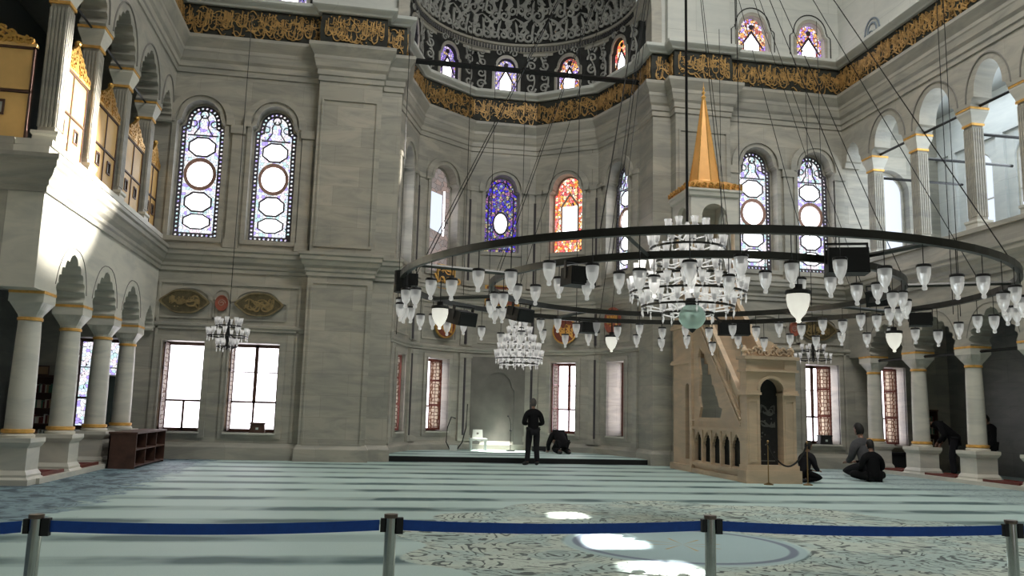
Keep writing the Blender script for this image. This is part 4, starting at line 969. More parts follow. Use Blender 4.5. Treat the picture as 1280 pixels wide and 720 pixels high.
# box on the sill, box on right sill
def small_box(x, y, z, label, m, w=.22):
    t = empty('small_box', (x, y, z), label=label, cat='box'); MB().frust(0, 0, 0, .24, w, w * .85, .12, .1).build('body', m, t); q = MB().box(-w * .95, w * .95, -.125, .125, .24, .29); q.build('lid', m, t); MB().box(-.035, .035, -.135, -.118, .09, .15).build('paper_label', WHITEP, t); return t
small_box(-2.98, 24.86, .76, 'small dark wooden box on the sill of the left bay window', WOODD)
small_box(14.62, 24.86, .76, 'dark box on the window sill right of the pulpit', BLKP)

# white plastic chair, cable box and microphone stand in the niche
t = empty('white_chair', (4.0, 29.35, .16), label='small white plastic chair with low back in the niche', cat='chair')
q = MB(); q.box(-.30, .30, -.22, .22, .38, .42); q.plate([(-.30, .38), (-.2, .33), (-.1, .36), (0, .33), (.1, .36), (.2, .33), (.30, .38)], [], -.22, -.20); q.build('seat', WHITEP, t)
q = MB(); ring_(q, [(-.19, .42), (.19, .42), (.17, .72), (-.17, .72)], [(-.04, .55), (.04, .55), (.04, .62), (-.04, .62)], .17, .21); q.build('backrest', WHITEP, t)
for sx in (-1, 1):
    for sy in (-1, 1): MB().frust(sx * .26, sy * .18, 0, .38, .022, .03).build('leg', WHITEP, t)
t = empty('microphone_stand', (5.15, 29.3, .16), label='slim black microphone stand before the niche wall', cat='microphone stand')
MB().lathe([(.001, 0), (.17, 0), (.17, .03), (.02, .05), (.001, .05)], n=16).build('base', BLK, t); MB().tube([(0, 0, .04), (0, 0, .95)], .014).build('pole', BLK, t); MB().tube([(0, 0, .95), (-.05, -.03, 1.12), (-.1, -.05, 1.2)], .01).build('gooseneck', BLK, t); MB().ball((-.11, -.055, 1.22), .035, 6).build('microphone', BLKP, t); MB().ball((0, 0, .72), .04, 6).build('clamp', BLKP, t)
t = empty('socket_box', (3.05, 28.6, .16), label='small whitish socket box with looping black cables left of the white chair', cat='socket box')
q = MB().box(-.13, .13, -.08, .08, 0, .2); q.box(-.10, .10, -.085, -.075, .04, .16); q.build('body', WHITEP, t)
MB().tube([(-.12, 0, .05), (-.25, 0, .3), (-.22, 0, .8), (-.1, 0, 1.15), (.05, 0, 1.1)], .02).build('cable', BLK, t); MB().tube([(.12, 0, .05), (.3, .02, .3), (.42, .04, .8), (.45, .05, 1.6)], .022).build('cable', BLK, t)
t = empty('floor_bar', (6.2, 29.4, .16), label='low black heater box on the niche floor near the microphone stand', cat='heater')
MB().box(-.25, .25, -.08, .08, .03, .18).build('body', BLKP, t)
for s in (-.2, .2): MB().box(s - .03, s + .03, -.1, .1, 0, .03).build('foot', BLK, t)
t.name = 'floor_heater'

# ---------------- pulpit (minbar)
t = empty('pulpit', (9.15, 18.95, 0), label='tall carved beige marble pulpit with stair, arched gate and pointed orange roof', cat='pulpit')
T0 = Matrix.Translation((-9.15, -18.95, 0))
def pb(name, mb, m, parent=t, smooth=False, lab=None):
    mb.v = [tuple(T0 @ Vector(v)) for v in mb.v]; o = mb.build(name, m, parent, smooth)
    if lab: o['label'] = lab
    return o
x0, x1 = 9.10, 10.38; xm = (x0 + x1) / 2
for s in (0, 1):
    a = x0 if s == 0 else x1 - .34; q = MB(); q.box(a, a + .34, 18.9, 19.25, .40, 2.12)
    ring_(q, [(a + .04, .5), (a + .30, .5), (a + .30, 2.0), (a + .04, 2.0)], [(a + .08, .55), (a + .26, .55), (a + .26, 1.95), (a + .08, 1.95)], 18.88, 18.92); pb('gate_post', q, MBEIGE)
q = MB(); q.box(x0 - .08, x1 + .08, 18.82, 19.3, 0, .30); q.box(x0 - .04, x1 + .04, 18.86, 19.28, .30, .42); pb('gate_plinth', q, MBEIGE)
q = MB(); ar = arch(xm - .30, xm + .30, 2.12, 2.2, 'round'); oo = [(x0, 2.12), (xm - .30, 2.12)] + ar[2:][::-1] + [(xm + .30, 2.12), (x1, 2.12), (x1, 2.68), (x0, 2.68)]
oo2 = []
for p in oo:
    if not oo2 or abs(p[0] - oo2[-1][0]) + abs(p[1] - oo2[-1][1]) > 1e-4: oo2.append(p)
q.plate(oo2, [], 18.9, 19.25); k1 = [(xm + .38 * cos(a), 2.2 + .38 * sin(a)) for a in [pi * i / 12 for i in range(13)]] + [(xm + .31 * cos(a), 2.2 + .31 * sin(a)) for a in [pi - pi * i / 12 for i in range(13)]]; q.plate(k1, [], 18.86, 18.9); pb('gate_arch', q, MBEIGE)
q = MB()
for a, b in ((x0 - .06, x0 + .36), (x1 - .36, x1 + .06)): q.box(a, b, 18.84, 19.3, 2.10, 2.16); q.box(a + .02, b - .02, 18.86, 19.28, 2.16, 2.22)
q.box(x0 - .06, x1 + .06, 18.82, 19.3, 2.66, 2.72); q.box(x0 + .3, x1 - .3, 18.9, 19.25, 2.72, 2.96); q.box(x0 - .02, x0 + .3, 18.86, 19.28, 2.72, 2.96); q.box(x1 - .3, x1 + .02, 18.86, 19.28, 2.72, 2.96); q.box(x0 - .08, x1 + .08, 18.80, 19.3, 2.96, 3.04); pb('gate_cornice', q, MBEIGE)
q = MB(); R = random.Random(2)
q.plate([(x0 + .1, 3.04), (x1 - .1, 3.04), (x1 - .2, 3.2), (xm + .3, 3.24), (xm + .1, 3.4), (xm, 3.44), (xm - .1, 3.4), (xm - .3, 3.24), (x0 + .2, 3.2)], [], 18.98, 19.1)
for s in (-1, 1):
    for j in range(6): q.ribbon(scrollpts(xm + s * (.08 + .09 * j), 3.14 + .14 * (1 - j / 6) * (j % 2), .085, j * 1.3, 1.2, s, 10), .035, 18.92, 18.98)
    q.lathe([(.001, 3.04), (.07, 3.04), (.05, 3.1), (.08, 3.18), (.03, 3.28), (.001, 3.32)], xm + s * .62, 19.03, 10)
pb('gate_crest', q, MBEIGE)
q = MB(); q.plate(arch(xm - .32, xm + .32, .42, 2.2, 'round'), [], 19.20, 19.23); cu = pb('gate_curtain', q, DOORD, lab='black curtain in the gate with silver embroidery')
q = MB(); R = random.Random(8)
callig(q, xm - .26, xm + .24, 1.62, 1.86, 19.185, 19.198, 5); callig(q, xm - .26, xm + .24, 1.32, 1.55, 19.185, 19.198, 6)
for i in range(12): xx, zz = R.uniform(xm - .2, xm + .2), R.uniform(.6, 1.2); q.plate(ngon(xx, zz, .018, .018, 8), [], 19.185, 19.198)
q.box(xm - .25, xm + .22, 19.19, 19.198, .50, .53); pb('embroidery', q, simple('dull_silver_thread', (.10, .10, .09), .5), cu)
# stair flank with arcade, open triangle and raking balustrade; local x of the frame = distance from the hall axis side plane
FS = frame(9.15, 0, pi / 2)              # viewer sees the -X face; local x = -Y
Yp = lambda y, z: (-y, z)
def flank(xo, nm):
    F = frame(xo, 0, pi / 2)
    holes = []
    for i in range(5):
        c = 19.62 + .60 * i; w_ = .245; a = arch(-w_, w_, .34, .72, 'scallop', h=.40); holes.append([(-c + p[0], p[1]) for p in a])
    tri = [Yp(21.95, 1.52), Yp(20.55, 1.52), Yp(20.42, 1.75), Yp(20.62, 1.80), Yp(20.75, 2.05), Yp(21.05, 2.5), Yp(21.3, 2.95), Yp(21.6, 3.25), Yp(21.9, 3.45), Yp(22.0, 3.2), Yp(21.86, 2.7), Yp(21.98, 2.1), Yp(21.84, 1.8)]
    out = [Yp(22.4, 0), Yp(22.4, 5.4), Yp(22.1, 5.4), Yp(22.1, 5.15), Yp(19.25, 2.1), Yp(19.25, 0)]
    q = MB(F); q.plate(out, [h[::-1] for h in holes] + [tri], 0, .07); pb('stair_flank', q, MBEIGE)
    q = MB(F)
    if xo < 9.5:
        for i in range(6): c = 19.32 + .60 * i; q.box(-c - .035, -c + .035, -.03, .02, .30, 1.18)
        q.box(-22.4, -19.25, -.05, .02, 1.20, 1.26); q.box(-22.4, -19.25, -.05, .02, 1.42, 1.47); q.box(-22.4, -19.25, -.06, .02, .22, .30); q.box(-22.45, -19.2, -.08, .02, 0, .12)
        for o_, wd in ((-.03, .07), (-.60, .06), (-.76, .035)): q.ribbon([Yp(19.25, 2.1 + o_), Yp(22.1, 5.15 + o_)], wd, -.07, .02)
        for i in range(4):                                   # raking panels of the balustrade
            a = 19.42 + i * .66; b = a + .56; s_ = 1.07; z = lambda y, d: 2.1 + s_ * (y - 19.25) + d
            ring_(q, [Yp(b, z(b, -.50)), Yp(b, z(b, -.08)), Yp(a, z(a, -.08)), Yp(a, z(a, -.50))], [Yp(b - .05, z(b - .05, -.44)), Yp(b - .05, z(b - .05, -.14)), Yp(a + .05, z(a + .05, -.14)), Yp(a + .05, z(a + .05, -.44))], -.03, .01)
        pb('flank_mouldings', q, MBEIGE)
flank(9.15, 'near')
q = MB(frame(10.2, 0, pi / 2)); q.plate([Yp(22.4, 4.6), Yp(22.4, 5.4), Yp(22.1, 5.15), Yp(19.25, 2.1), Yp(19.25, 1.3)], [], 0, .14); pb('far_balustrade', q, MBEIGE)
q = MB(FS); q.box(-22.3, -19.3, .12, .14, .1, 1.2); pb('arcade_backing', q, DSTUC)  # near-black sheet behind the arches, their shade put into its colour
q = MB()
for i in range(12): y = 19.3 + i * .25; q.box(9.36, 10.2, y, y + .26, max(.0, .42 + i * .30 - .42), .42 + i * .30)
pb('stair_steps', q, MBEIGE)
# tower under the canopy
cxp, cyp, hp = 9.92, 23.25, .74
q = MB(); 
ah = arch(-22.98, -22.62, .34, 2.3, 'round')
q.M = FS; q.plate([(-23.9, 0), (-22.35, 0), (-22.35, 5.2), (-23.9, 5.2)], [ah], 0, .16); q.M = None
q.box(9.2, 10.6, 22.35, 22.5, 3.2, 5.2); q.box(9.1, 10.7, 22.3, 24.0, 5.1, 5.3)
for z in (3.05, 4.1, 5.1): q.box(9.07, 9.3, 22.3, 23.95, z, z + .07); q.box(9.09, 9.3, 22.32, 23.93, z + .07, z + .12)
q.box(9.08, 9.2, 22.33, 22.5, 0, 5.1); q.box(9.05, 9.3, 22.3, 23.95, 0, .18); pb('tower_base', q, MBEIGE)
q = MB(FS); q.plate(arch(-23.05, -22.55, .30, 2.33, 'round'), [], .2, .22); pb('tower_niche', q, DSTUC)  # dark sheet paints the depth shade of the tower opening
for sx in (-1, 1):
    for sy in (-1, 1):
        q = MB(); q.lathe([(.09, 5.3), (.09, 5.4), (.065, 5.45), (.06, 7.05), (.08, 7.1), (.10, 7.25)], cxp + sx * (hp - .12), cyp + sy * (hp - .12), 12); pb('canopy_post', q, MBEIGE, smooth=True)
q = MB()
for k in range(4):
    q.M = Matrix.Translation((cxp, cyp, 0)) @ Matrix.Rotation(k * pi / 2, 4, 'Z') @ Matrix.Translation((0, -hp, 0))
    a = arch(-.40, .40, 7.2, 7.4, 'round', 12); hq = hp if k % 2 == 0 else hp - .121; o = [(-hq, 7.2), (-.40, 7.2)] + a[3:-1][::-1] + [(.40, 7.2), (hq, 7.2), (hq, 8.0), (-hq, 8.0)]
    q.plate(o, [], 0, .12)
q.M = None; q.sqlathe(cxp, cyp, [(hp, 7.98), (hp + .06, 8.02), (hp + .08, 8.12), (hp + .12, 8.16), (hp + .12, 8.22)]); pb('canopy_arches', q, MLIGHT)
q = MB(); q.sqlathe(cxp, cyp, [(hp + .10, 8.22), (hp + .04, 8.40), (.50, 8.56)])
pb('canopy_roof', q, CONE)
q = MB()
for k in range(4):
    q.M = Matrix.Translation((cxp, cyp, 0)) @ Matrix.Rotation(k * pi / 2, 4, 'Z') @ Matrix.Translation((0, -hp - .12, 0))
    for j in range(9): q.ribbon(scrollpts(-hp + .02 + j * .185, 8.32, .09, j * 1.9, 1.2, 1 if j % 2 else -1, 10), .035, -.02, .03)
q.M = None; pb('canopy_gilt_crest', q, GOLD)
q = MB(); q.lathe([(.50, 8.52), (.46, 8.62), (.34, 9.4), (.22, 10.2), (.11, 10.9), (.05, 11.3)], cxp, cyp, 8); pb('spire', q, CONE)
q = MB()
for i in range(8): a = 2 * pi * i / 8; q.tube([(cxp + .505 * cos(a), cyp + .505 * sin(a), 8.54), (cxp + .345 * cos(a), cyp + .345 * sin(a), 9.4), (cxp + .115 * cos(a), cyp + .115 * sin(a), 10.9), (cxp + .05 * cos(a), cyp + .05 * sin(a), 11.3)], .012, 4)
pb('spire_ribs', q, GOLD)
q = MB(); q.lathe([(.02, 11.28), (.08, 11.38), (.02, 11.46), (.06, 11.53), (.015, 11.6), (.04, 11.66), (.01, 11.72), (.001, 11.9)], cxp, cyp, 10); pb('finial', q, GOLDP, smooth=True)
# rope barrier in front of the gate
for x, l in ((9.42, 'short brass rope post at the left of the pulpit gate'), (10.42, 'short brass rope post at the right of the pulpit gate')):
    r = empty('rope_post', (x, 18.5, 0), label=l, cat='rope post', group='rope posts at the pulpit gate'); MB().lathe([(.001, 0), (.11, 0), (.11, .02), (.03, .05), (.001, .05)], n=16).build('base', CHROME, r); MB().lathe([(.014, .04), (.014, .98)], n=8).build('pole', CHROME, r); MB().ball((0, 0, 1.0), .03, 6).build('finial', CHROME, r)
r = MB().tube([(9.42 + 1.0 * k / 14, 18.5, .95 - .52 * (sin(pi * k / 14)) ** .8) for k in range(15)], .022, 6).build('barrier_rope', BLK); tag(r, 'sagging black rope across the pulpit gate', 'rope')

# ---------------- lamps
def cupmesh(r=.055, h=.20, up=True):
    p = [(.012, 0), (.022, .012), (.016, .03), (.03, .05), (.62 * r, .45 * h), (.9 * r, .75 * h), (r, h)] if up else None
    return p
RC = Vector((4.95, 12.3, 3.5)); RO, RI = 4.5, 3.12
ch = empty('ring_chandelier', tuple(RC), label='huge double-ring metal chandelier with hanging glass lamps in the centre of the hall', cat='chandelier')
def hoop(r, w=.035, h=.045, n=96):
    mb = MB(); vs = []; fs = []
    for i in range(n):
        a = 2 * pi * i / n
        for q, z in ((r - w, -h), (r + w, -h), (r + w, h), (r - w, h)): vs.append((q * cos(a), q * sin(a), z))
    for i in range(n):
        j = (i + 1) % n
        for k in range(4): l = (k + 1) % 4; fs.append((i * 4 + k, j * 4 + k, j * 4 + l, i * 4 + l))
    return mb.add(vs, fs)
hoop(RO).build('outer_ring', RINGM, ch); hoop(RI).build('inner_ring', RINGM, ch)
for i in range(8):
    a = 2 * pi * i / 8 + .25; MB().tube([(RI * cos(a), RI * sin(a), 0), (RO * cos(a), RO * sin(a), 0)], .03, 4).build('spoke', RINGM, ch)
HUB = Vector((-.1, .1, 9.3))
for i in range(10):
    a = 2 * pi * i / 10 + .35; MB().tube([(RO * cos(a), RO * sin(a), 0), tuple(HUB)], .007, 4).build('suspension_cable', BLK, ch)
for i in range(8):
    a = 2 * pi * i / 8 + .1; MB().tube([(RI * cos(a), RI * sin(a), 0), tuple(HUB)], .006, 4).build('suspension_cable', BLK, ch)
MB().lathe([(.001, HUB.z - .2), (.12, HUB.z - .1), (.12, HUB.z + .1), (.001, HUB.z + .2)], HUB.x, HUB.y, 12).build('hub', BLK, ch)
cap_me = None
def ring_lamp(a, r, drop):
    global cap_me, cup_me
    if cap_me is None:
        m = MB(); m.tube([(0, 0, .0), (0, 0, -1)], .006, 4)
        w_ = MB(); w_.lathe([(.001, .015), (.070, .012), (.078, 0), (.078, -.018), (.066, -.02), (.03, -.025), (.03, -.08), (.001, -.08)], n=14); cap_me = w_.mesh('lamp_cap', BLK)
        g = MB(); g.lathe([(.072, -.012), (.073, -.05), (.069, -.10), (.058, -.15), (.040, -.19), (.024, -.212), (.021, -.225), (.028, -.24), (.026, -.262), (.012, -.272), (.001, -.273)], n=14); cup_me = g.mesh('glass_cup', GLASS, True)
        for p in cup_me.polygons: p.use_smooth = True
    x, y = r * cos(a), r * sin(a)
    o = bpy.data.objects.new('hanging_lamp', cap_me); C.objects.link(o); o.parent = ch; o.location = (x, y, -drop)
    g = bpy.data.objects.new('glass_cup', cup_me); C.objects.link(g); g.parent = o
    if drop not in WM: WM[drop] = MB().tube([(0, 0, 0), (0, 0, drop)], .006, 4).mesh('lamp_wire', BLK)
    wv = bpy.data.objects.new('wire', WM[drop]); C.objects.link(wv); wv.parent = o
WM = {}
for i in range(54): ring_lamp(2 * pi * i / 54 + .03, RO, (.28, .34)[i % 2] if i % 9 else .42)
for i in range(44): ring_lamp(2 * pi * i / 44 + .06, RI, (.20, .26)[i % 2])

def pendant(p, drop, label):
    r = empty('opal_pendant', p, label=label, cat='pendant lamp', group='white opal glass pendants below the ring chandelier')
    MB().lathe([(.001, .30), (.05, .30), (.05, .24), (.13, .235), (.14, .21), (.13, .19), (.001, .19)], n=20).build('black_rim', BLK, r)
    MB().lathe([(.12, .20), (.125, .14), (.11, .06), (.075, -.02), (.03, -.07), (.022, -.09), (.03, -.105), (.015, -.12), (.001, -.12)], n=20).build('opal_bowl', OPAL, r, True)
    MB().tube([(0, 0, .3), (0, 0, drop)], .008, 4).build('cord', BLK, r)
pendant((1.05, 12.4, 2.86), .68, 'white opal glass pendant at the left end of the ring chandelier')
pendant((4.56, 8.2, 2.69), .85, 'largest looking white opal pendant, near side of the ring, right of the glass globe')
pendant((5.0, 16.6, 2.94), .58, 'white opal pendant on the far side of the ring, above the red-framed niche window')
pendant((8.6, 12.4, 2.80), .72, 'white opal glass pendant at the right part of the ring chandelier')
r = empty('glass_globe', (4.86, 11.9, 3.0), label='pale green clear glass globe hanging under the crystal tiers', cat='pendant lamp')
MB().ball((0, 0, .05), .20, 14).build('globe', GLOBE, r, True); MB().lathe([(.001, .33), (.09, .33), (.11, .28), (.10, .22), (.001, .22)], n=16).build('top_cap', BLK, r); MB().lathe([(.001, -.20), (.03, -.18), (.07, -.13), (.001, -.10)], n=14).build('bottom_tip', BLK, r); MB().tube([(0, 0, .33), (0, 0, .9)], .01, 4).build('cord', BLK, r)

def crystal(name, p, tiers, scale, label, topz, dark=False, cable=0, cupm=None):
    r = empty(name, p, label=label, cat='chandelier'); k = 0
    pr = [(.014, 0), (.022, .02), (.014, .04), (.035, .07), (.042, .13), (.058, .20)]
    cm = MB().lathe([(a * scale, z * scale) for a, z in pr], n=10).mesh('crystal_cup', CRYST, True); hm = MB().lathe([(.001, .05 * scale), (.022 * scale, .05 * scale), (.022 * scale, .12 * scale), (.001, .12 * scale)], n=8).mesh('candle_holder', BLK)
    dm = MB().lathe([(.001, -.13 * scale), (.014 * scale, -.09 * scale), (.004 * scale, -.04 * scale), (.016 * scale, -.02 * scale), (.001, .01)], n=6).mesh('crystal_drop', CRYST)
    for rr, z, n in tiers:
        hp_ = hoop(rr, .012 * scale, .014 * scale, 32); hp_.v = [(a, b, c + z) for a, b, c in hp_.v]; hp_.build('tier_ring', BLK if dark else RINGM, r)
        arm = MB()
        for i in range(max(4, n // 2)): a = 2 * pi * i / max(4, n // 2); arm.tube([(0, 0, z + .05), (rr * .5 * cos(a), rr * .5 * sin(a), z - .05), (rr * cos(a), rr * sin(a), z)], .010 * scale, 4)
        arm.build('tier_arms', BLK if dark else CRYST, r)
        for i in range(n):
            a = 2 * pi * (i + .5 * (k % 2)) / n
            o = bpy.data.objects.new('crystal_cup', cm); C.objects.link(o); o.parent = r; o.location = (rr * cos(a), rr * sin(a), z)
            h = bpy.data.objects.new('candle_holder', hm); C.objects.link(h); h.parent = o
            d = bpy.data.objects.new('crystal_drop', dm); C.objects.link(d); d.parent = o
        k += 1
    zb = min(t_[1] for t_ in tiers); zt = max(t_[1] for t_ in tiers)
    MB().lathe([(.001, zb - .1), (.05 * scale, zb), (.03, zb + .1), (.06 * scale, (zb + zt) / 2), (.03, zt), (.05, zt + .15), (.001, zt + .25)], n=12).build('central_stem', BLK if dark else CRYST, r, True)
    MB().tube([(0, 0, zt + .2), (0, 0, topz)], .022 if cable else .010, 6).build('suspension_rod', BLK, r)
    return r
crystal('crystal_chandelier', (4.95, 12.3, 3.2), [(.32, 1.22, 8), (.58, .98, 12), (.52, .76, 12), (.80, .50, 20), (.90, .26, 22), (.72, .04, 16), (.40, -.06, 10)], 1.15, 'large tiered crystal chandelier inside the ring, with many glass cups', 12, cable=1)
crystal('crystal_chandelier', (4.775, 26.0, 3.05), [(.20, 1.15, 5), (.36, .92, 8), (.50, .66, 12), (.64, .40, 16), (.74, .16, 20), (.60, 0, 14)], 1.35, 'white crystal chandelier hanging in the mouth of the niche', 9.7)
crystal('small_chandelier', (-3.72, 23.2, 3.05), [(.32, .58, 8), (.52, .30, 10), (.26, .02, 6)], 1.1, 'small glass cup chandelier in front of the left bay windows', 9.5, True)
crystal('small_chandelier', (13.35, 23.2, 3.1), [(.34, .52, 8), (.52, .24, 12)], .9, 'small dark chandelier right of the pulpit', 9.0, True)

def speaker(p, rz, size, label, tilt=0, grp='black loudspeakers on the ring chandelier'):
    w, d, h = size; M = Matrix.Translation(p) @ Matrix.Rotation(rz, 4, 'Z') @ Matrix.Rotation(tilt, 4, 'X'); r = empty('loudspeaker', M, label=label, cat='loudspeaker', group=grp)
    MB().plate([(-w / 2, -h / 2), (w / 2, -h / 2), (w / 2 - .01, h / 2), (-w / 2 + .01, h / 2)], [], -d / 2, d / 2).build('cabinet', BLKP, r)
    MB().box(-w / 2 + .02, w / 2 - .02, -d / 2 - .012, -d / 2, -h / 2 + .02, h / 2 - .02).build('grille', BLK, r)
    q = MB(); q.box(-w / 2 - .012, -w / 2, -.03, .03, -.03, h / 2 + .07); q.box(w / 2, w / 2 + .012, -.03, .03, -.03, h / 2 + .07); q.box(-w / 2 - .012, w / 2 + .012, -.03, .03, h / 2 + .06, h / 2 + .08); q.build('bracket', BLK, r)
speaker((5.62, 8.95, 3.43), -.35, (.47, .3, .30), 'big black loudspeaker box hanging on the near right part of the ring')
speaker((2.62, 10.2, 3.28), .25, (.36, .3, .24), 'black loudspeaker on the near left part of the inner ring, before the red window')
speaker((1.45, 13.0, 3.0), .6, (.38, .32, .22), 'black loudspeaker with grey side, leftmost of two below the left of the rings', .25)
speaker((2.5, 13.6, 3.17), .5, (.36, .32, .22), 'black loudspeaker below the left of the inner ring, above the white crystal chandelier', .25)
speaker((4.2, 15.5, 3.19), .1, (.36, .3, .20), 'black loudspeaker on the far side of the ring beside the gold roundel')
speaker((7.35, 15.8, 3.32), -.3, (.62, .3, .24), 'wide black loudspeaker on the far side of the ring above the pulpit gate')
speaker((8.22, 12.2, 3.55), -.9, (.34, .3, .26), 'black loudspeaker at the right end of the inner ring', .25)
speaker((9.25, 12.6, 3.27), -.6, (.36, .3, .22), 'black loudspeaker hanging low between the rings at the right')
r = empty('ring_winch', (.47, 12.3, 3.42), label='bulky black fitting clamped on the left end of the outer ring', cat='fitting'); MB().lathe([(.001, -.16), (.13, -.16), (.13, .16), (.001, .16)], n=16).build('drum', BLKP, r); q = MB(); q.box(-.10, .22, -.1, .1, -.06, .12); q.build('clamp', BLK, r); r.name = 'ring_fitting'
# single hanging wires
for i, (x, y, z0, z1, l) in enumerate(((-4.2, 23.9, 8.4, 13.4, None), (.7, 21.0, 3.4, 11.5, 'thin wire hanging near the left jamb of the niche'), (2.7, 24.0, 4.9, 13.4, 'thin wire hanging left of the blue stained window'), (3.4, 23.6, 4.9, 12, 'thin wire hanging before the blue stained window'), (4.6, 18.0, 3.4, 11, 'thin wire hanging before the red stained window'), (9.0, 20.0, 5, 12, 'thin wire hanging left of the pulpit roof'), (10.2, 13.0, 3.45, 11, 'thin wire rising from the right end of the outer ring, left of a pair'), (10.5, 13.2, 3.45, 11, 'thin wire rising from the right end of the outer ring, right of a pair'), (11.3, 19.0, 6.5, 12, 'thin wire hanging at the right corner window'), (6.9, 14.5, 4.4, 11.5, 'thin wire hanging before the upper right wall'))):
    if l: tag(MB().tube([(0, 0, 0), (0, 0, z1 - z0)], .009, 4).build('hanging_wire', BLK), l, 'wire', 'single hanging wires').location = (x, y, z0)

# ---------------- belt barrier in front
posts = [(-3.1, 4.05), (-1.56, 4.53), (.17, 4.6), (1.98, 4.6), (3.79, 4.44), (5.6, 4.3)]
pl = [None, 'steel belt post at the left edge, leaning slightly', 'steel belt post left of the middle', 'steel belt post right of the middle', 'steel belt post at the right edge', None]
for i, (x, y) in enumerate(posts):
    if pl[i] is None: continue
    r = empty('barrier_post', (x, y, 0), label=pl[i], cat='barrier post', group='steel posts of the belt barrier')
    MB().lathe([(.001, 0), (.17, 0), (.17, .02), (.05, .05), (.001, .05)], n=28).build('base', STEEL, r, True)
    MB().lathe([(.001, .04), (.031, .04), (.031, .985), (.001, .985)], n=20).build('tube', STEEL, r, True)
    MB().lathe([(.001, .99), (.036, .99), (.036, .975), (.034, .97), (.001, .97)], n=20).build('cap', simple('bronze_cap', (.16, .12, .10), .4, .6), r)
    MB().box(.030, .066, -.020, .020, .888, .972).build('belt_head', BLKP, r); MB().box(-.054, -.030, -.016, .016, .898, .968).build('belt_clip', BLKP, r)
for i in range(5):
    a, b = Vector((*posts[i], 0)), Vector((*posts[i + 1], 0)); d = (b - a).normalized(); a2_, b2_ = a + d * .065, b - d * .06; n_ = Vector((-d.y, d.x, 0)) * .0012; vs = []; K = 16; c = (a2_ + b2_) / 2
    for k in range(K + 1):
        t_ = k / K; p = a2_ + (b2_ - a2_) * t_ - c; sg = .018 * 4 * t_ * (1 - t_)
        for w_, s in ((.905, -1), (.905, 1), (.96, 1), (.96, -1)): vs.append(tuple(p + n_ * s + Vector((0, 0, w_ - sg))))
    fs = [(k * 4 + j, k * 4 + (j + 1) % 4, k * 4 + 4 + (j + 1) % 4, k * 4 + 4 + j) for k in range(K) for j in range(4)]
    o = MB().add(vs, fs).build('barrier_belt', BLUEB); o.location = c
    tag(o, ['blue belt running out of the picture at the lower left', 'blue barrier belt of the left span, below the left pier', 'blue barrier belt of the middle span, across the sun patches', 'blue barrier belt of the right span', 'short bit of blue belt at the right edge'][i], 'barrier belt', 'blue belts of the barrier')

# ================================================================== people
def skinmesh(name, verts, edges, rad, root=0, sub=2):
    me = bpy.data.meshes.new(name); me.from_pydata(verts, edges, []); o = bpy.data.objects.new(name, me); C.objects.link(o)
    md = o.modifiers.new('s', 'SKIN'); md.use_smooth_shade = True; o.modifiers.new('u', 'SUBSURF').levels = sub; o.modifiers[-1].render_levels = sub
    if not me.skin_vertices: me.skin_vertices.new()
    for i, r in enumerate(rad): sv = me.skin_vertices[0].data[i]; sv.radius = (r, r) if not isinstance(r, tuple) else r; sv.use_root = (i == root)
    dg = bpy.context.evaluated_depsgraph_get(); dg.update(); res = bpy.data.meshes.new_from_object(o.evaluated_get(dg)); bpy.data.objects.remove(o); return res
def obj_from(name, me, m, parent=None):
    me.materials.clear(); me.materials.append(m)
    for p in me.polygons: p.use_smooth = True
    o = bpy.data.objects.new(name, me); C.objects.link(o)
    if parent: o.parent = parent
    return o
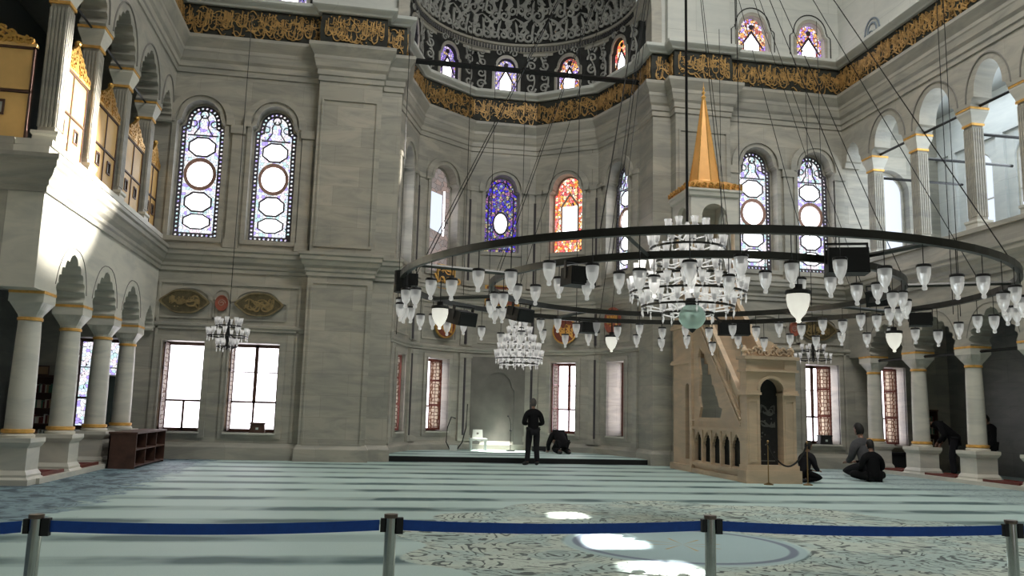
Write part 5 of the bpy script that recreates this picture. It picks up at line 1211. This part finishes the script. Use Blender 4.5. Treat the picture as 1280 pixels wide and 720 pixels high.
def figure(M, J, label, top=CLOTHB, legs=CLOTHD, hair=HAIR, cap=None, lean=(0, 0, 1)):
    """J: joints of a real pose; facing +Y of its own frame"""
    V = {k: Vector(v) for k, v in J.items()}
    def chain(names, radii, base): return names, radii
    upb = V['neck'] - (V['neck'] - V['chest']) * .45; upd = (V['chest'] - V['neck']).normalized() * .035
    v = [V['pelvis'], V['spine'], V['chest'], upb, V['neck'], V['head']]; e = [(0, 1), (1, 2), (2, 3), (3, 4), (4, 5)]; r = [(.12, .10), (.115, .095), (.13, .10), (.085, .07), .050, .055]
    def add(p, frm, rr): v.append(p); r.append(rr); e.append((frm, len(v) - 1)); return len(v) - 1
    for s in ('l', 'r'):
        sh = add(V['sh' + s] + upd, 3, .055); el = add(V['el' + s], sh, .045); wr = add(V['wr' + s], el, .028); ha = add(V['ha' + s], wr, (.036, .02))
        d = (V['ha' + s] - V['wr' + s]).normalized(); side = d.cross(Vector((0, 0, 1)));  side = side if side.length > .1 else Vector((1, 0, 0)); side.normalize(); up = side.cross(d)
        for k, (off, ln) in enumerate(((-.03, .065), (-.01, .08), (.01, .075), (.03, .06))):
            a = add(V['ha' + s] + side * off + d * .035, ha, .0095); b = add(v[a] + d * ln * .5 - up * .008, a, .0085); add(v[b] + d * ln * .4 - up * .02, b, .007)
        th = add(V['wr' + s] + d * .03 + side * -.035, wr, .011); add(v[th] + d * .045 + side * -.02, th, .009)
        hp_ = add(V['hi' + s], 0, .08); kn = add(V['kn' + s], hp_, .06); an = add(V['an' + s], kn, .042); add(V['to' + s], an, (.045, .03))
    root = None
    body = skinmesh('b', [tuple(x) for x in v], e, r)
    # head with face joined into the body surface mesh
    h = MB(); face = Vector(J.get('face', (0, 1, 0))).normalized(); hc = V['head'] + (V['head'] - V['neck']).normalized() * .05; upv = (V['head'] - V['neck']).normalized(); face = (face - upv * face.dot(upv)).normalized(); sd = face.cross(upv)
    HM = Matrix(((sd.x, face.x, upv.x, hc.x), (sd.y, face.y, upv.y, hc.y), (sd.z, face.z, upv.z, hc.z), (0, 0, 0, 1)))
    h.M = HM; q0 = len(h.v); tmp = MB(); tmp.ball((0, 0, 0), 1, 14); vv = []
    for x, y, z in tmp.v:
        w = 1 - .22 * max(0, -z) - .05 * max(0, z); dx, dy, dz = x * .078 * w, y * .098 * (1 - .12 * max(0, -z) * (y < 0)), z * .125
        if y > .5 and abs(x) > .2 and abs(x) < .6 and abs(z - .05) < .25: dy -= .008          # eye hollows
        vv.append((dx, dy, dz))
    h.add(vv, tmp.f); h.tube([(0, .088, .035), (0, .105, -.005), (0, .118, -.025), (0, .095, -.035)], .012, 6)
    for s in (-1, 1): h.ball((s * .080, -.005, -.005), .03, 6, (.35, .7, 1)); h.ball((s * .032, .084, .018), .012, 6)
    h.tube([(-.025, .090, -.065), (0, .097, -.062), (.025, .090, -.065)], .007, 6)
    bm = bmesh.new(); bm.from_mesh(body); bm2 = h.mesh('h', SKIN); bm.from_mesh(bm2); me = bpy.data.meshes.new('person'); bm.to_mesh(me); bm.free()
    o = obj_from('person', me, SKIN); o.matrix_world = M; tag(o, label, 'person')
    # clothes follow the same limbs
    vt = [V['pelvis'] + (V['spine'] - V['pelvis']) * -.55, V['spine'], V['chest'], V['neck'] - (V['neck'] - V['chest']) * .42, V['neck'] + (V['head'] - V['neck']) * .25]; et = [(0, 1), (1, 2), (2, 3), (3, 4)]; rt = [(.170, .145), (.165, .14), (.185, .14), (.145, .12), .076]
    upj = (V['chest'] - V['neck']).normalized() * .03
    for s in ('l', 'r'):
        k = len(vt); vt += [V['sh' + s] + upj, (V['sh' + s] + V['el' + s]) / 2, V['el' + s], V['wr' + s]]; rt += [.092, .080, .068, .052]; et += [(3, k), (k, k + 1), (k + 1, k + 2), (k + 2, k + 3)]
    obj_from('jacket', skinmesh('j', [tuple(x) for x in vt], et, rt, 1), top, o)
    vt = [V['pelvis']]; rt = [(.145, .125)]; et = []
    for s in ('l', 'r'):
        k = len(vt); vt += [V['hi' + s], (V['hi' + s] + V['kn' + s]) / 2, V['kn' + s], (V['kn' + s] + V['an' + s]) / 2, V['an' + s] + (V['to' + s] - V['an' + s]) * .1]; rt += [.108, .10, .085, .078, .080]; et += [(0, k), (k, k + 1), (k + 1, k + 2), (k + 2, k + 3), (k + 3, k + 4)]
    obj_from('trousers', skinmesh('t', [tuple(x) for x in vt], et, rt), legs, o)
    for s in ('l', 'r'):
        a, b = V['an' + s], V['to' + s]; d = b - a; obj_from('shoe', skinmesh('s', [tuple(a - d * .25 + Vector((0, 0, -.02))), tuple(a + d * .4 + Vector((0, 0, -.01))), tuple(b + d * .15)], [(0, 1), (1, 2)], [(.062, .058), (.060, .055), (.050, .038)]), BLKP, o)
    hr = MB(HM); tmp = MB(); tmp.ball((0, 0, 0), 1, 14); vv = [(x * .088, y * .106 - .008, z * .132 + .008) for x, y, z in tmp.v]
    def okf(f): 
        c = [sum(tmp.v[i][k] for i in f) / len(f) for k in range(3)]; return c[2] > .35 or (c[1] < .15 and c[2] > -.72)
    hr.add(vv, [f for f in tmp.f if okf(f)]); hr.build('hair' if not cap else 'cap', cap or hair, o, True)
    return o
def PM(x, y, z, rz, s=1.0): return Matrix.Translation((x, y, z)) @ Matrix.Rotation(rz, 4, 'Z') @ Matrix.Diagonal((s, s, s, 1))
STAND = dict(pelvis=(0, 0, .97), spine=(0, .01, 1.14), chest=(0, 0, 1.36), neck=(0, .01, 1.52), head=(0, .03, 1.64), shl=(-.18, 0, 1.43), ell=(-.27, -.01, 1.13), wrl=(-.12, .23, 1.12), hal=(-.04, .26, 1.13), shr=(.18, 0, 1.43), elr=(.27, -.01, 1.13), wrr=(.10, .25, 1.10), har=(.02, .28, 1.12),
    hil=(-.10, 0, .93), knl=(-.12, .03, .50), anl=(-.15, -.02, .09), tol=(-.22, .12, .035), hir=(.10, 0, .93), knr=(.11, .03, .50), anr=(.13, -.02, .09), tor=(.15, .14, .035))
figure(PM(4.93, 24.25, 0, .05, 1.07), STAND, 'person in dark clothes standing in prayer before the niche, seen from behind', CLOTHB, CLOTHD, HAIRG)
KNEEL = dict(pelvis=(0, -.12, .24), spine=(0, -.06, .38), chest=(0, .02, .58), neck=(0, .05, .73), head=(0, .09, .84), shl=(-.18, .02, .63), ell=(-.22, .06, .38), wrl=(-.13, .28, .28), hal=(-.10, .36, .27), shr=(.18, .02, .63), elr=(.22, .06, .38), wrr=(.13, .28, .28), har=(.10, .36, .27),
    hil=(-.12, -.10, .20), knl=(-.17, .32, .10), anl=(-.12, -.18, .07), tol=(-.10, -.30, .04), hir=(.12, -.10, .20), knr=(.17, .32, .10), anr=(.12, -.18, .07), tor=(.10, -.30, .04), face=(0, 1, -.2))
BOW = dict(pelvis=(0, -.10, .30), spine=(0, .02, .42), chest=(0, .22, .50), neck=(0, .38, .46), head=(0, .48, .38), shl=(-.19, .24, .47), ell=(-.27, .30, .22), wrl=(-.20, .48, .06), hal=(-.19, .56, .04), shr=(.19, .24, .47), elr=(.27, .30, .22), wrr=(.20, .48, .06), har=(.19, .56, .04),
    hil=(-.12, -.08, .26), knl=(-.16, .12, .10), anl=(-.13, -.26, .07), tol=(-.12, -.38, .04), hir=(.12, -.08, .26), knr=(.16, .12, .10), anr=(.13, -.26, .07), tor=(.12, -.38, .04), face=(0, .3, -1))
figure(PM(6.72, 28.2, .16, .1, 1.25), BOW, 'person in black bowing low on the carpet below the red-framed niche window', CLOTHB, CLOTHB)
figure(PM(10.95, 19.5, 0, -1.2, 1.0), KNEEL, 'person in a dark cap kneeling at the right side of the pulpit gate', CLOTHD, CLOTHB, HAIR, HAIR)
SIT = dict(pelvis=(0, 0, .14), spine=(0, .0, .30), chest=(0, .04, .52), neck=(0, .06, .67), head=(0, .10, .78), shl=(-.18, .03, .58), ell=(-.26, .05, .32), wrl=(-.20, .26, .22), hal=(-.16, .33, .20), shr=(.18, .03, .58), elr=(.26, .05, .32), wrr=(.20, .26, .22), har=(.16, .33, .20),
    hil=(-.12, .03, .13), knl=(-.40, .26, .16), anl=(-.05, .36, .07), tol=(.07, .40, .05), hir=(.12, .03, .13), knr=(.40, .26, .16), anr=(.05, .22, .07), tor=(-.07, .26, .05), face=(0, 1, -.2))
figure(PM(12.95, 19.75, 0, -.1, 1.12), SIT, 'person in a black jacket sitting cross-legged on the carpet, seen from behind', CLOTHB, CLOTHB, HAIR)
figure(PM(13.62, 21.2, 0, .15, 1.45), KNEEL, 'person in a grey shirt kneeling behind the one in the black jacket', CLOTHG, CLOTHD, HAIR)
STOOP = dict(pelvis=(0, -.12, .95), spine=(0, .02, 1.10), chest=(0, .22, 1.26), neck=(0, .38, 1.32), head=(0, .48, 1.33), shl=(-.19, .22, 1.28), ell=(-.30, .12, 1.02), wrl=(-.20, .28, .84), hal=(-.16, .32, .77), shr=(.19, .22, 1.28), elr=(.34, .10, 1.04), wrr=(.20, .20, .86), har=(.15, .24, .78),
    hil=(-.10, -.10, .91), knl=(-.12, -.02, .50), anl=(-.13, -.06, .09), tol=(-.16, .10, .035), hir=(.10, -.10, .91), knr=(.12, -.02, .50), anr=(.13, -.06, .09), tor=(.16, .10, .035), face=(0, .3, -1))
figure(PM(16.75, 21.75, 0, .9, 1.15), STOOP, 'person in dark clothes stooping forward between two right-hand columns', CLOTHB, CLOTHD)
S2 = dict(STAND); S2.update(wrl=(-.2, .12, .92), hal=(-.2, .15, .84), wrr=(.2, .12, .92), har=(.2, .15, .84), ell=(-.24, 0, 1.15), elr=(.24, 0, 1.15), head=(0, .10, 1.60), neck=(0, .05, 1.50))
figure(PM(17.25, 20.75, 0, 1.2, 1.02), S2, 'person in black standing half hidden behind the right-hand column', CLOTHD, CLOTHD)

# ================================================================== light
def area(p, rot, size, e, col=(1, 1, 1), sy=None):
    l = bpy.data.lights.new('daylight_fill', 'AREA'); l.energy = e; l.size = size; l.color = col
    if sy: l.shape = 'RECTANGLE'; l.size_y = sy
    o = bpy.data.objects.new('daylight_fill', l); C.objects.link(o); o.location = p; o.rotation_euler = rot; return o
def aim(o, t): o.rotation_euler = (Vector(t) - o.location).to_track_quat('-Z', 'Y').to_euler()
a = area((CX + 2.5, 12.5, 21.5), (0, 0, 0), 8, 2500, (1.0, .98, .945));  # unseen fill added, standing in for daylight from dome windows
a = area((18.9, 19.5, 9.2), (0, radians(90), 0), 3.2, 380, (.84, .93, 1.0), 8)  # added fill imitating window daylight inside the right gallery
a = area((17.4, 19.5, 11.8), (0, 0, 0), 3, 170, (.84, .93, 1.0), 8)  # second added fill, below the right gallery ceiling
def spot(p, t, ang, e, col=(1, .96, .88), blend=.25, r=.03):
    l = bpy.data.lights.new('sun_stand_in', 'SPOT'); l.energy = e; l.spot_size = radians(ang); l.spot_blend = blend; l.color = col; l.shadow_soft_size = r
    o = bpy.data.objects.new('sun_stand_in', l); C.objects.link(o); o.location = p; aim(o, t); return o
spot((7.6, 28.6, 13.4), (4.75, 29.3, .16), 9, 60000)  # added spot standing in for sun on the niche platform
spot((14.6, 23.9, 12.3), (-6.1, 17.2, 6.5), 13.5, 150000, blend=.75, r=.05)  # added spot in place of low sun on the left gallery corner
spot((8.3, 27.2, 9.8), (.70, 25.7, 9.4), 14, 5000)  # added spot imitating sunlight on the niche's left jamb
sun = bpy.data.lights.new('sun', 'SUN'); sun.energy = 32; sun.angle = radians(.6); sun.color = (1, .97, .93); so = bpy.data.objects.new('sun', sun); C.objects.link(so)
so.rotation_euler = Vector((SH.x, SH.y, -TE)).to_track_quat('-Z', 'Y').to_euler()
W_ = bpy.data.worlds.new('world'); bpy.context.scene.world = W_; W_.use_nodes = True
W_.node_tree.nodes['Background'].inputs[0].default_value = (.88, .93, .95, 1); W_.node_tree.nodes['Background'].inputs[1].default_value = .5

# ================================================================== camera
yaw, pit, rol, ff = .17107353, .14803723, .02584135, 1033.71
cy_, sy_, cp_, sp_, cr_, sr_ = cos(yaw), sin(yaw), cos(pit), sin(pit), cos(rol), sin(rol)
fwd = Vector((sy_ * cp_, cy_ * cp_, sp_)); rt_ = Vector((cy_, -sy_, 0)); up_ = rt_.cross(fwd); R_ = rt_ * cr_ + up_ * sr_; U_ = up_ * cr_ - rt_ * sr_
cam = bpy.data.cameras.new('camera'); co = bpy.data.objects.new('camera', cam); C.objects.link(co)
co.matrix_world = Matrix(((R_.x, U_.x, -fwd.x, 0), (R_.y, U_.y, -fwd.y, 0), (R_.z, U_.z, -fwd.z, 1.55), (0, 0, 0, 1)))
cam.sensor_width = 36; cam.lens = ff / 1280 * 36; cam.clip_end = 200
S = bpy.context.scene; S.camera = co
S.view_settings.view_transform = 'Standard'; S.view_settings.look = 'None'; S.view_settings.gamma = 1; S.view_settings.use_curve_mapping = False; S.view_settings.exposure = 0.0
